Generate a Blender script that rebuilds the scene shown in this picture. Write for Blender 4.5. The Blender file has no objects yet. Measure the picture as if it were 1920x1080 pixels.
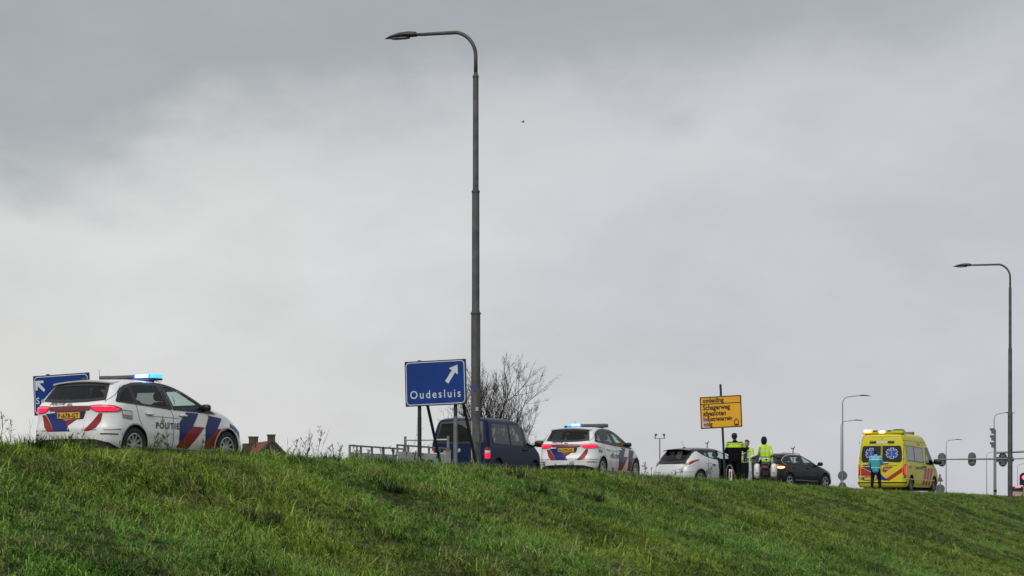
import bpy, bmesh, math, random
import numpy as np
from mathutils import Vector, Matrix
from mathutils.bvhtree import BVHTree
from mathutils.geometry import delaunay_2d_cdt
R = math.radians
random.seed(7)
rng = np.random.default_rng(7)
S = bpy.context.scene
COL = S.collection

# ------------------------------------------------------------------ camera
EZ = 2.6            # eye height above the low field
ZR = EZ + 1.03      # road level on top of the embankment
F = 4800.0          # focal length in pixels of a 1920 px wide picture
HZ = 967.0          # image row of the horizon
cam = bpy.data.cameras.new('camera')
cam.lens = 36.0 * F / 1920.0
cam.sensor_width = 36.0
cam.shift_y = (HZ - 540.0) / 1920.0
cam.clip_start = 0.5
cam.clip_end = 9000.0
co = bpy.data.objects.new('camera', cam)
COL.objects.link(co)
co.location = (0, 0, EZ)
co.rotation_euler = (R(90), 0, 0)
S.camera = co

# ------------------------------------------------------------------ sky, sun, exposure
SUN_EL, SUN_AZ = 46.0, 205.0          # overcast: wide soft sun behind the camera, to the left
W = bpy.data.worlds.new('World')
S.world = W
W.use_nodes = True
wt = W.node_tree
wt.nodes.clear()
def wn(t, **k):
    n = wt.nodes.new(t)
    for a, b in k.items():
        setattr(n, a, b)
    return n
def wl(a, b):
    wt.links.new(a, b)
def wmath(op, a, b=None, c=None, clamp=False):
    n = wn('ShaderNodeMath', operation=op, use_clamp=clamp)
    for i, v in enumerate((a, b, c)):
        if v is None:
            continue
        if isinstance(v, (int, float)):
            n.inputs[i].default_value = v
        else:
            wl(v, n.inputs[i])
    return n.outputs[0]
tc = wn('ShaderNodeTexCoord')
sep = wn('ShaderNodeSeparateXYZ')
wl(tc.outputs['Generated'], sep.inputs[0])
dx, dy, dz = sep.outputs
def wnoise(scale, loc, stretch, detail=5, rough=0.55):
    m = wn('ShaderNodeMapping')
    m.inputs['Location'].default_value = loc
    m.inputs['Scale'].default_value = stretch
    wl(tc.outputs['Generated'], m.inputs[0])
    n = wn('ShaderNodeTexNoise')
    n.inputs['Scale'].default_value = scale
    n.inputs['Detail'].default_value = detail
    n.inputs['Roughness'].default_value = rough
    wl(m.outputs[0], n.inputs['Vector'])
    return n.outputs['Fac']
nA = wnoise(9.0, (0.35, 0, 0.1), (1, 1, 1.6), 5, 0.5)
nB = wnoise(26.0, (1.7, 0.4, 0.0), (0.8, 1, 1.5), 6, 0.55)
nC = wnoise(5.0, (4.2, 1.0, 0.5), (1, 1, 1.8), 3, 0.5)
# ragged lower edge of a darker cloud deck that starts about 9 degrees up and breaks up overhead
edge = wmath('ADD', dz, wmath('MULTIPLY', wmath('SUBTRACT', nA, 0.5), 0.085))
edge = wmath('ADD', edge, wmath('MULTIPLY', wmath('SUBTRACT', nB, 0.5), 0.055))
edge = wmath('SUBTRACT', edge, wmath('MULTIPLY', dx, 0.17))
mr = wn('ShaderNodeMapRange', interpolation_type='SMOOTHSTEP')
wl(edge, mr.inputs['Value'])
mr.inputs['From Min'].default_value = 0.138
mr.inputs['From Max'].default_value = 0.190
mr2 = wn('ShaderNodeMapRange', interpolation_type='SMOOTHSTEP')
wl(edge, mr2.inputs['Value'])
mr2.inputs['From Min'].default_value = 0.24
mr2.inputs['From Max'].default_value = 0.5
mr2.inputs['To Min'].default_value = 1.0
mr2.inputs['To Max'].default_value = 0.25
deck = wmath('MULTIPLY', mr.outputs[0], mr2.outputs[0])
# light part: warm white in one direction, cool grey in the other
warm = wn('ShaderNodeMapRange', interpolation_type='SMOOTHSTEP')
wl(wmath('ADD', dx, wmath('MULTIPLY', wmath('SUBTRACT', nC, 0.5), 0.25)), warm.inputs['Value'])
warm.inputs['From Min'].default_value = -0.22
warm.inputs['From Max'].default_value = 0.20
def wmix(fac, a, b, mode='MIX'):
    n = wn('ShaderNodeMix', data_type='RGBA', blend_type=mode)
    if isinstance(fac, (int, float)):
        n.inputs[0].default_value = fac
    else:
        wl(fac, n.inputs[0])
    for i, v in ((6, a), (7, b)):
        if isinstance(v, tuple):
            n.inputs[i].default_value = v + (1,)
        else:
            wl(v, n.inputs[i])
    return n.outputs[2]
light = wmix(warm.outputs[0], (0.706, 0.710, 0.700), (0.556, 0.568, 0.608))
mott = wn('ShaderNodeMapRange')
wl(wmath('ADD', wmath('MULTIPLY', nA, 0.55), wmath('MULTIPLY', nB, 0.45)), mott.inputs['Value'])
mott.inputs['From Min'].default_value = 0.3
mott.inputs['From Max'].default_value = 0.7
mott.inputs['To Min'].default_value = 0.90
mott.inputs['To Max'].default_value = 1.08
darkc = wmix(warm.outputs[0], (0.395, 0.418, 0.432), (0.385, 0.405, 0.432))
cloud = wmix(deck, light, darkc)
mm = wn('ShaderNodeVectorMath', operation='SCALE')
wl(cloud, mm.inputs[0])
wl(mott.outputs[0], mm.inputs['Scale'])
sky = wn('ShaderNodeTexSky', sky_type='NISHITA')
sky.sun_disc = False
sky.sun_elevation = R(SUN_EL)
sky.sun_rotation = R(SUN_AZ)
sky.air_density = 1.0
sk = wn('ShaderNodeVectorMath', operation='SCALE')
wl(sky.outputs[0], sk.inputs[0])
sk.inputs['Scale'].default_value = 0.08
tot = wmix(0.94, sk.outputs[0], mm.outputs[0])
bg = wn('ShaderNodeBackground')
bg.inputs['Strength'].default_value = 0.90
wl(tot, bg.inputs['Color'])
wo = wn('ShaderNodeOutputWorld')
wl(bg.outputs[0], wo.inputs['Surface'])

sun = bpy.data.lights.new('sun', 'SUN')
sun.energy = 1.5
sun.angle = R(45)
sun.color = (1.0, 0.97, 0.93)
so = bpy.data.objects.new('sun', sun)
COL.objects.link(so)
az = R(SUN_AZ)
sd = Vector((math.sin(az) * math.cos(R(SUN_EL)), math.cos(az) * math.cos(R(SUN_EL)), math.sin(R(SUN_EL))))
so.rotation_euler = sd.to_track_quat('Z', 'Y').to_euler()
so.location = (0, 0, 60)

S.view_settings.view_transform = 'Standard'
S.view_settings.look = 'None'
S.view_settings.exposure = 0.18
S.view_settings.gamma = 1.0
S.view_settings.use_curve_mapping = False
S.cycles.max_bounces = 8
S.cycles.transparent_max_bounces = 24
S.cycles.caustics_reflective = False
S.cycles.caustics_refractive = False

def at(px, d, py=None):
    """world point seen at picture column px (and row py) at distance d"""
    return Vector(((px - 960) / F * d, d, EZ + ((HZ - py) / F * d if py is not None else 0)))

# ------------------------------------------------------------------ materials
MATS = {}
def mat(name, col=(0.5, 0.5, 0.5), rough=0.5, metal=0.0, var=0.0, scale=6.0, bump=0.0, bscale=40.0,
        emis=None, es=0.0, coat=0.0, spec=0.5, dirt=None, dirtz=0.0):
    if name in MATS:
        return MATS[name]
    m = bpy.data.materials.new(name)
    MATS[name] = m
    m.use_nodes = True
    nt = m.node_tree
    p = nt.nodes['Principled BSDF']
    p.inputs['Roughness'].default_value = rough
    p.inputs['Metallic'].default_value = metal
    p.inputs['Specular IOR Level'].default_value = spec
    p.inputs['Coat Weight'].default_value = coat
    p.inputs['Coat Roughness'].default_value = 0.06
    p.inputs['Base Color'].default_value = tuple(col) + (1,)
    t = nt.nodes.new('ShaderNodeTexCoord')
    if var > 0:
        n = nt.nodes.new('ShaderNodeTexNoise')
        n.inputs['Scale'].default_value = scale
        n.inputs['Detail'].default_value = 6
        n.inputs['Roughness'].default_value = 0.65
        nt.links.new(t.outputs['Object'], n.inputs['Vector'])
        r = nt.nodes.new('ShaderNodeMapRange')
        r.inputs['From Min'].default_value = 0.3
        r.inputs['From Max'].default_value = 0.7
        nt.links.new(n.outputs['Fac'], r.inputs['Value'])
        mx = nt.nodes.new('ShaderNodeMix')
        mx.data_type = 'RGBA'
        mx.inputs[6].default_value = tuple(c * (1 - var) for c in col) + (1,)
        mx.inputs[7].default_value = tuple(min(1, c * (1 + var * 0.6)) for c in col) + (1,)
        nt.links.new(r.outputs[0], mx.inputs[0])
        outc = mx.outputs[2]
        if dirt is not None:            # road film: splashes thrown up from the wheels, blotchy, on the lower bodywork
            sx = nt.nodes.new('ShaderNodeSeparateXYZ')
            nt.links.new(t.outputs['Object'], sx.inputs[0])
            n2 = nt.nodes.new('ShaderNodeTexNoise')
            n2.inputs['Scale'].default_value = 4.5
            n2.inputs['Detail'].default_value = 8
            nt.links.new(t.outputs['Object'], n2.inputs['Vector'])
            a = nt.nodes.new('ShaderNodeMath')
            a.operation = 'MULTIPLY_ADD'
            nt.links.new(n2.outputs['Fac'], a.inputs[0])
            a.inputs[1].default_value = 0.9
            nt.links.new(sx.outputs['Z'], a.inputs[2])
            r2 = nt.nodes.new('ShaderNodeMapRange')
            r2.inputs['From Min'].default_value = dirtz
            r2.inputs['From Max'].default_value = dirtz + 0.75
            r2.inputs['To Min'].default_value = 0.75
            r2.inputs['To Max'].default_value = 0.0
            nt.links.new(a.outputs[0], r2.inputs['Value'])
            mx2 = nt.nodes.new('ShaderNodeMix')
            mx2.data_type = 'RGBA'
            nt.links.new(r2.outputs[0], mx2.inputs[0])
            nt.links.new(outc, mx2.inputs[6])
            mx2.inputs[7].default_value = tuple(dirt) + (1,)
            outc = mx2.outputs[2]
        nt.links.new(outc, p.inputs['Base Color'])
    if bump > 0:
        n = nt.nodes.new('ShaderNodeTexNoise')
        n.inputs['Scale'].default_value = bscale
        n.inputs['Detail'].default_value = 5
        nt.links.new(t.outputs['Object'], n.inputs['Vector'])
        b = nt.nodes.new('ShaderNodeBump')
        b.inputs['Strength'].default_value = bump
        b.inputs['Distance'].default_value = 0.02
        nt.links.new(n.outputs['Fac'], b.inputs['Height'])
        nt.links.new(b.outputs[0], p.inputs['Normal'])
    if emis:
        p.inputs['Emission Color'].default_value = tuple(emis) + (1,)
        p.inputs['Emission Strength'].default_value = es
    return m

def glass(name, tint, refl=1.0):
    if name in MATS:
        return MATS[name]
    m = bpy.data.materials.new(name)
    MATS[name] = m
    m.use_nodes = True
    nt = m.node_tree
    nt.nodes.clear()
    tr = nt.nodes.new('ShaderNodeBsdfTransparent')
    tr.inputs[0].default_value = tuple(tint) + (1,)
    gl = nt.nodes.new('ShaderNodeBsdfGlossy')
    gl.inputs['Roughness'].default_value = 0.03
    gl.inputs['Color'].default_value = (refl, refl, refl, 1)
    g = nt.nodes.new('ShaderNodeNewGeometry')
    dp = nt.nodes.new('ShaderNodeVectorMath'); dp.operation = 'DOT_PRODUCT'
    nt.links.new(g.outputs['Incoming'], dp.inputs[0]); nt.links.new(g.outputs['Normal'], dp.inputs[1])
    last = dp.outputs['Value']
    fr = None
    for op, v in (('ABSOLUTE', None), ('SUBTRACT', 1.0), ('POWER', 5.0), ('MULTIPLY_ADD', .94)):
        fr = nt.nodes.new('ShaderNodeMath'); fr.operation = op
        if op == 'SUBTRACT':
            fr.inputs[0].default_value = v; nt.links.new(last, fr.inputs[1])
        else:
            nt.links.new(last, fr.inputs[0])
            if v: fr.inputs[1].default_value = v
            if op == 'MULTIPLY_ADD': fr.inputs[2].default_value = .05
        last = fr.outputs[0]
    mx = nt.nodes.new('ShaderNodeMixShader')
    nt.links.new(fr.outputs[0], mx.inputs[0])
    nt.links.new(tr.outputs[0], mx.inputs[1])
    nt.links.new(gl.outputs[0], mx.inputs[2])
    o = nt.nodes.new('ShaderNodeOutputMaterial')
    nt.links.new(mx.outputs[0], o.inputs[0])
    return m

# ------------------------------------------------------------------ mesh helpers
def tag(o, label=None, cat=None, group=None, kind=None):
    if label: o['label'] = label
    if cat: o['category'] = cat
    if group: o['group'] = group
    if kind: o['kind'] = kind
    return o

def empty(name, loc=(0, 0, 0), rz=0.0):
    o = bpy.data.objects.new(name, None)
    o.empty_display_size = 0.2
    COL.objects.link(o)
    o.location = loc
    o.rotation_euler = (0, 0, rz)
    return o

def link_mesh(name, me, parent=None):
    o = bpy.data.objects.new(name, me)
    COL.objects.link(o)
    if parent is not None:
        o.parent = parent
    return o

def frame_of(d):
    d = d.normalized()
    up = Vector((0, 0, 1)) if abs(d.z) < 0.95 else Vector((1, 0, 0))
    a = d.cross(up).normalized()
    return a, d.cross(a).normalized()

class MB:
    def __init__(s):
        s.v, s.f, s.m = [], [], []
    def add(s, vs, fs, m=0):
        o = len(s.v)
        s.v.extend([tuple(v) for v in vs])
        s.f.extend([tuple(i + o for i in f) for f in fs])
        s.m.extend([m] * len(fs))
        return s
    def box(s, c, d, m=0, rz=0.0, ry=0.0, bev=0.0):
        x, y, z = (k / 2 for k in d)
        M = Matrix.Translation(c) @ Matrix.Rotation(rz, 4, 'Z') @ Matrix.Rotation(ry, 4, 'Y')
        if bev <= 0:
            vs = [M @ Vector((a * x, b * y, e * z)) for a in (-1, 1) for b in (-1, 1) for e in (-1, 1)]
            fs = [(0, 1, 3, 2), (4, 6, 7, 5), (0, 4, 5, 1), (2, 3, 7, 6), (0, 2, 6, 4), (1, 5, 7, 3)]
            return s.add(vs, fs, m)
        bm = bmesh.new()
        bmesh.ops.create_cube(bm, size=1.0)
        for v in bm.verts:
            v.co = Vector((v.co.x * 2 * x, v.co.y * 2 * y, v.co.z * 2 * z))
        bmesh.ops.bevel(bm, geom=bm.edges[:], offset=bev, segments=2, profile=0.7, affect='EDGES')
        bm.verts.index_update()
        vs = [M @ v.co for v in bm.verts]
        fs = [[v.index for v in f.verts] for f in bm.faces]
        bm.free()
        return s.add(vs, fs, m)
    def tube(s, pts, rad, n=8, m=0, caps=True):
        pts = [Vector(p) for p in pts]
        if isinstance(rad, (int, float)):
            rad = [rad] * len(pts)
        vs, fs = [], []
        pa = None
        for i, p in enumerate(pts):
            d = (pts[min(i + 1, len(pts) - 1)] - pts[max(i - 1, 0)])
            if d.length < 1e-9: d = Vector((0, 0, 1))
            if pa is None:
                a, b = frame_of(d)
            else:
                dn = d.normalized()
                a = (pa - dn * pa.dot(dn)).normalized()
                b = dn.cross(a).normalized()
            pa = a
            for k in range(n):
                t = 2 * math.pi * k / n
                vs.append(p + (a * math.cos(t) + b * math.sin(t)) * rad[i])
        for i in range(len(pts) - 1):
            for k in range(n):
                k2 = (k + 1) % n
                fs.append((i * n + k, i * n + k2, (i + 1) * n + k2, (i + 1) * n + k))
        if caps:
            fs.append(tuple(range(n - 1, -1, -1)))
            fs.append(tuple((len(pts) - 1) * n + k for k in range(n)))
        return s.add(vs, fs, m)
    def prism(s, poly, h, fn, m=0):
        """poly: 2D outline; fn(a,b,c) -> 3D; extruded from c=0 to c=h"""
        n = len(poly)
        vs = [fn(a, b, 0.0) for a, b in poly] + [fn(a, b, h) for a, b in poly]
        fs = [tuple(range(n)), tuple(range(2 * n - 1, n - 1, -1))]
        fs += [(i, i + n, (i + 1) % n + n, (i + 1) % n) for i in range(n)]
        return s.add(vs, fs, m)
    def lathe(s, prof, c=(0, 0, 0), axis='Z', n=24, m=0, close=False):
        """prof: (radius, height) pairs"""
        vs, fs = [], []
        c = Vector(c)
        for r, h in prof:
            for k in range(n):
                t = 2 * math.pi * k / n
                a, b = r * math.cos(t), r * math.sin(t)
                p = {'Z': (a, b, h), 'Y': (a, h, b), 'X': (h, a, b)}[axis]
                vs.append(c + Vector(p))
        L = len(prof)
        for i in range(L if close else L - 1):
            j = (i + 1) % L
            for k in range(n):
                k2 = (k + 1) % n
                fs.append((i * n + k, i * n + k2, j * n + k2, j * n + k))
        return s.add(vs, fs, m)
    def blob(s, c, d, e=2.0, m=0, n=16, M=None):
        """superellipsoid with half sizes d and squareness e"""
        vs, fs = [], []
        sg = lambda v, p: math.copysign(abs(v) ** p, v)
        q = 2.0 / e
        for i in range(n + 1):
            ph = -math.pi / 2 + math.pi * i / n
            for k in range(2 * n):
                th = math.pi * k / n
                p = Vector((d[0] * sg(math.cos(ph), q) * sg(math.cos(th), q),
                            d[1] * sg(math.cos(ph), q) * sg(math.sin(th), q),
                            d[2] * sg(math.sin(ph), q)))
                if M: p = M @ p
                vs.append(Vector(c) + p)
        w = 2 * n
        for i in range(n):
            for k in range(w):
                fs.append((i * w + k, i * w + (k + 1) % w, (i + 1) * w + (k + 1) % w, (i + 1) * w + k))
        return s.add(vs, fs, m)
    def mesh(s, name, mats, smooth=False, fix=True):
        me = bpy.data.meshes.new(name)
        me.from_pydata(s.v, [], s.f)
        for q in (mats if isinstance(mats, (list, tuple)) else [mats]):
            me.materials.append(q)
        if any(s.m):
            me.polygons.foreach_set('material_index', s.m)
        if fix:
            bm = bmesh.new()
            bm.from_mesh(me)
            bmesh.ops.recalc_face_normals(bm, faces=bm.faces)
            bm.to_mesh(me)
            bm.free()
        if smooth:
            me.polygons.foreach_set('use_smooth', [True] * len(me.polygons))
            if smooth == 'auto':
                me.set_sharp_from_angle(angle=R(35))
        me.update()
        return me
    def build(s, name, mats, parent=None, smooth=False, fix=True):
        return link_mesh(name, s.mesh(name, mats, smooth, fix), parent)

def text_mesh(txt, size, spacing=1.0, shear=0.0, extr=0.0, bold=0.0):
    """triangulated letters in the XY plane, origin bottom left; returns verts, faces, width"""
    cu = bpy.data.curves.new('lettering', 'FONT')
    cu.body = txt
    cu.size = size
    cu.space_character = spacing
    cu.shear = shear
    cu.extrude = extr
    cu.offset = bold
    cu.resolution_u = 3
    o = bpy.data.objects.new('lettering', cu)
    me = o.to_mesh()
    vs = [Vector(v.co) for v in me.vertices]
    fs = [tuple(p.vertices) for p in me.polygons]
    o.to_mesh_clear()
    bpy.data.objects.remove(o)
    bpy.data.curves.remove(cu)
    x0 = min(v.x for v in vs)
    for v in vs: v.x -= x0
    return vs, fs, max(v.x for v in vs)

# ------------------------------------------------------------------ 2D polygons
def chaikin(p, it=2):
    for _ in range(it):
        q = []
        for i in range(len(p)):
            a, b = np.array(p[i]), np.array(p[(i + 1) % len(p)])
            q += [tuple(a * .75 + b * .25), tuple(a * .25 + b * .75)]
        p = q
    return p

def densify(p, sp, closed=True):
    q = []
    n = len(p)
    for i in range(n if closed else n - 1):
        a, b = np.array(p[i], float), np.array(p[(i + 1) % n], float)
        k = max(1, int(math.ceil(np.linalg.norm(b - a) / sp)))
        q += [tuple(a + (b - a) * j / k) for j in range(k)]
    if not closed: q.append(tuple(p[-1]))
    return q

def inside(pts, poly):
    pts = np.asarray(pts, float)
    x, y = pts[:, 0], pts[:, 1]
    r = np.zeros(len(pts), bool)
    n = len(poly)
    for i in range(n):
        x1, y1 = poly[i]
        x2, y2 = poly[(i + 1) % n]
        c = ((y1 > y) != (y2 > y))
        with np.errstate(divide='ignore', invalid='ignore'):
            xi = (x2 - x1) * (y - y1) / (y2 - y1 + 1e-30) + x1
        r ^= c & (x < xi)
    return r

def area2(p):
    return 0.5 * sum(p[i][0] * p[(i + 1) % len(p)][1] - p[(i + 1) % len(p)][0] * p[i][1] for i in range(len(p)))

def inset(p, d):
    if area2(p) < 0: p = p[::-1]
    n = len(p)
    q = []
    for i in range(n):
        a, b, c = (np.array(p[(i + k) % n], float) for k in (-1, 0, 1))
        e = (b - a) / (np.linalg.norm(b - a) + 1e-9) + (c - b) / (np.linalg.norm(c - b) + 1e-9)
        e /= np.linalg.norm(e) + 1e-9
        q.append(tuple(b + d * np.array((-e[1], e[0]))))
    return q
# ------------------------------------------------------------------ vehicle bodies lofted from horizontal outlines
def pchip(x, Y, q):
    x = np.asarray(x, float); Y = np.asarray(Y, float); q = np.asarray(q, float)
    h = np.diff(x)[:, None]
    d = np.diff(Y, axis=0) / h
    m = np.zeros_like(Y)
    m[0], m[-1] = d[0], d[-1]
    a, b = d[:-1], d[1:]
    ok = (a * b) > 0
    w1, w2 = 2 * h[1:] + h[:-1], h[1:] + 2 * h[:-1]
    with np.errstate(divide='ignore', invalid='ignore'):
        hm = (w1 + w2) / (w1 / a + w2 / b)
    m[1:-1] = np.where(ok, hm, 0)
    i = np.clip(np.searchsorted(x, q) - 1, 0, len(x) - 2)
    t = ((q - x[i]) / (x[i + 1] - x[i]))[:, None]
    hh = (x[i + 1] - x[i])[:, None]
    return ((2 * t**3 - 3 * t**2 + 1) * Y[i] + (t**3 - 2 * t**2 + t) * hh * m[i]
            + (-2 * t**3 + 3 * t**2) * Y[i + 1] + (t**3 - t**2) * hh * m[i + 1])

class Vehicle:
    """x forward from the rear bumper, y to the left, z up"""
    def __init__(s, name, label, cat, rows, loc, heading, group=None):
        s.root = empty(name, loc, R(90 - heading))
        tag(s.root, label, cat, group)
        rows = np.array(rows, float)
        s.rz, s.rows = rows[:, 0], rows[:, 1:]
        zs = [s.rz[0]]
        for i in range(len(rows) - 1):
            dv = np.abs(rows[i + 1] - rows[i])
            k = int(max(math.ceil(dv[0] / .028), math.ceil(max(dv[1], dv[2]) / .08), math.ceil(dv[3] / .03), 1))
            zs += list(s.rz[i] + (s.rz[i + 1] - s.rz[i]) * np.arange(1, k + 1) / k)
        s.zs = np.array(zs)
        P = pchip(s.rz, s.rows, s.zs)
        s.half = np.array([s.outline(p) for p in P])            # levels x points x 2
        L, N, _ = s.half.shape
        ring = np.concatenate([s.half, s.half[:, -2:0:-1] * np.array([1, -1])], axis=1)
        s.L, s.N = L, ring.shape[1]
        V = np.empty((L, s.N, 3))
        V[:, :, :2] = ring
        V[:, :, 2] = s.zs[:, None]
        # crown of the roof: middle of the car a little higher than the edges is given by the rows themselves
        s.V = V.reshape(-1, 3)
        idx = np.arange(L * s.N).reshape(L, s.N)
        a = idx[:-1, :]; b = np.roll(idx, -1, 1)[:-1, :]
        c = np.roll(idx, -1, 1)[1:, :]; d = idx[1:, :]
        s.Q = np.stack([a, b, c, d], -1).reshape(-1, 4)[:, ::-1]
        s.bvh = BVHTree.FromPolygons([tuple(v) for v in s.V], [tuple(int(i) for i in q) for q in s.Q]
                                     + [tuple(int(i) for i in idx[-1])])
        s.top = [int(i) for i in idx[-1]]
        s.bot = [int(i) for i in idx[0]]
        s.kill = np.zeros(len(s.Q), bool)
    def outline(s, p):
        xr, xf, w, rxr, ryr, br, rxf, ryf, bf = p
        ryr, ryf = min(ryr, w * .9), min(ryf, w * .9)
        ln = xf - xr
        k = min(1.0, ln * .9 / (rxr + br + rxf + bf))
        rxr, br, rxf, bf = rxr * k, br * k, rxf * k, bf * k
        t = np.linspace(0, 1, 17)[:-1]
        a = np.stack([xr + br * t**2, (w - ryr) * t], 1)
        t = np.linspace(0, math.pi / 2, 13)[:-1]
        b = np.stack([xr + br + rxr * (1 - np.cos(t)), w - ryr + ryr * np.sin(t)], 1)
        x0, x1 = xr + br + rxr, xf - bf - rxf
        t = np.linspace(0, 1, 111)[:-1]
        c = np.stack([x0 + (x1 - x0) * t, np.full_like(t, w)], 1)
        t = np.linspace(math.pi / 2, 0, 17)[:-1]
        d = np.stack([x1 + rxf * np.cos(t), w - ryf + ryf * np.sin(t)], 1)
        t = np.linspace(1, 0, 17)
        e = np.stack([xf - bf * t**2, (w - ryf) * t], 1)
        return np.concatenate([a, b, c, d, e])
    # --- mapping of flat patterns on to the bodywork
    def hit(s, mode, a, b, side=-1):
        if mode == 'side':
            o, d = Vector((a, side * 3, b)), Vector((0, -side, 0))
        elif mode == 'rear':
            o, d = Vector((-3, a, b)), Vector((1, 0, 0))
        elif mode == 'front':
            o, d = Vector((12, a, b)), Vector((-1, 0, 0))
        elif mode == 'top':
            o, d = Vector((a, b, 6)), Vector((0, 0, -1))
        elif mode == 'wrap':                     # a = distance along the outline from the middle of the rear
            p = s.outline(pchip(s.rz, s.rows, [b])[0])
            l = np.concatenate([[0], np.cumsum(np.linalg.norm(np.diff(p, axis=0), axis=1))])
            x = np.interp(abs(a), l, p[:, 0]); y = np.interp(abs(a), l, p[:, 1])
            h = s.bvh.find_nearest(Vector((x, side * y, b)))
            n = h[1]
            if n.dot(Vector((x - 2, side * y, 0))) < 0: n = -n
            return h[0], n
        h = s.bvh.ray_cast(o, d)
        if h[0] is None:
            g = {'side': Vector((a, side * .8, b)), 'rear': Vector((.2, a, b)), 'front': Vector((4, a, b)), 'top': Vector((a, b, 1.5))}[mode]
            h = s.bvh.find_nearest(g)
        n = h[1]
        if n.dot(d) > 0: n = -n
        return h[0], n
    def patch(s, name, mode, poly, mt, off=.004, sides=(-1, 1), parent=None, sp=.06, thick=0.0, rnd=0, smooth=True):
        out = []
        if rnd: poly = chaikin(poly, rnd)
        for sd in (sides if mode in ('side', 'wrap') else (sides if sides == (-1,) or sides == (1,) else (0,))):
            bd = densify(poly, sp)
            xs = np.array(bd)
            g = np.stack(np.meshgrid(np.arange(xs[:, 0].min(), xs[:, 0].max(), sp), np.arange(xs[:, 1].min(), xs[:, 1].max(), sp)), -1).reshape(-1, 2)
            g = g[inside(g, bd)] if len(g) else g
            if len(g):
                dmin = np.min(np.linalg.norm(g[:, None] - xs[None], axis=2), axis=1)
                g = g[dmin > sp * .45]
            pts = [Vector(p) for p in bd] + [Vector(p) for p in g]
            nb = len(bd)
            r = delaunay_2d_cdt(pts, [(i, (i + 1) % nb) for i in range(nb)], [], 1, 1e-6)
            mb = MB()
            P, Nn = [], []
            for v in r[0]:
                h, n = s.hit(mode, v.x, v.y, sd if sd else -1)
                P.append(h + n * off); Nn.append(n)
            tri = [tuple(f) for f in r[2]]
            if tri:
                k = sum(((P[f[1]] - P[f[0]]).cross(P[f[2]] - P[f[0]])).dot(Nn[f[0]]) for f in tri)
                if k < 0: tri = [f[::-1] for f in tri]
            mb.add(P, tri)
            if thick > 0:                                 # rim going down into the body
                n0 = len(mb.v)
                ec = {}
                for f in tri:
                    for i in range(3):
                        e = (f[i], f[(i + 1) % 3])
                        ec[e] = 1
                bde = [e for e in ec if (e[1], e[0]) not in ec]
                mb.v.extend([tuple(P[i] - Nn[i] * thick) for i in range(len(P))])
                mb.f.extend([(a, a + n0, b + n0, b) for a, b in bde])
                mb.m.extend([0] * len(bde))
            out.append(mb.build(name, mt, parent or s.root, smooth=('auto' if thick else smooth), fix=False))
        return out
    def ring(s, name, mode, poly, width, mt, off=.006, sides=(-1, 1), parent=None, rnd=0, sp=.05, rev=False):
        if rnd: poly = chaikin(poly, rnd)
        o2 = densify(poly, sp)
        if area2(o2) < 0: o2 = o2[::-1]
        i2 = inset(o2, width)
        for sd in (sides if mode in ('side', 'wrap') else (0,)):
            mb = MB()
            n = len(o2)
            vs = []
            for p in o2 + i2:
                h, nn = s.hit(mode, p[0], p[1], sd if sd else -1)
                vs.append(h + nn * off)
            mb.add(vs, [(i, (i + 1) % n, n + (i + 1) % n, n + i) for i in range(n)])
            mb.build(name, mt, parent or s.root, smooth=True)
    def strip(s, name, mode, line, width, mt, off=.0035, sides=(-1, 1), parent=None, sp=.05):
        l = densify(line, sp, closed=False)
        A = np.array(l)
        d = np.gradient(A, axis=0)
        d /= np.linalg.norm(d, axis=1)[:, None] + 1e-9
        nn = np.stack([-d[:, 1], d[:, 0]], 1) * width / 2
        q = np.concatenate([A + nn, A - nn])
        for sd in (sides if mode in ('side', 'wrap') else (0,)):
            vs = []
            for p in q:
                h, n = s.hit(mode, p[0], p[1], sd if sd else -1)
                vs.append(h + n * off)
            k = len(A)
            MB().add(vs, [(i, i + 1, k + i + 1, k + i) for i in range(k - 1)]).build(name, mt, parent or s.root, smooth=True)
    def text(s, name, mode, txt, a, b, size, mt, side=-1, width=None, off=.009, **k):
        """letters with their lower left corner (as read) at a, b; width fixes the total width"""
        vs, fs, w = text_mesh(txt, size, **k)
        sx = (width / w) if width else 1.0
        sg = {('side', -1): 1, ('side', 1): -1}.get((mode, side), -1)     # reading direction along the first axis
        P = []
        for v in vs:
            h, n = s.hit(mode, a + sg * v.x * sx, b + v.y, side)
            P.append(h + n * off)
        return MB().add(P, fs).build(name, mt, s.root, fix=False)
    def hole(s, mode, poly, sides=(-1, 1), rnd=0, grow=False):
        if rnd: poly = chaikin(poly, rnd)
        V = s.V
        ax = {'side': (0, 2), 'rear': (1, 2), 'front': (1, 2)}[mode]
        ins = inside(V[:, ax], poly)
        fin = ins[s.Q].any(1) if grow else ins[s.Q].all(1)
        c = V[s.Q].mean(1)
        if mode == 'side':
            sel = np.zeros(len(c), bool)
            for sd in sides: sel |= (c[:, 1] * sd > .3)
            e1 = V[s.Q[:, 2]] - V[s.Q[:, 0]]; e2 = V[s.Q[:, 3]] - V[s.Q[:, 1]]
            n = np.cross(e1, e2); n /= np.linalg.norm(n, axis=1)[:, None] + 1e-12
            sel &= np.abs(n[:, 1]) > .25
        else:
            mid = (s.V[:, 0].min() + s.V[:, 0].max()) / 2
            sel = (c[:, 0] < mid) if mode == 'rear' else (c[:, 0] > mid)
            e1 = V[s.Q[:, 2]] - V[s.Q[:, 0]]; e2 = V[s.Q[:, 3]] - V[s.Q[:, 1]]
            n = np.cross(e1, e2); n /= np.linalg.norm(n, axis=1)[:, None] + 1e-12
            sel &= np.abs(n[:, 0]) > .2
        s.kill |= fin & sel
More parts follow.
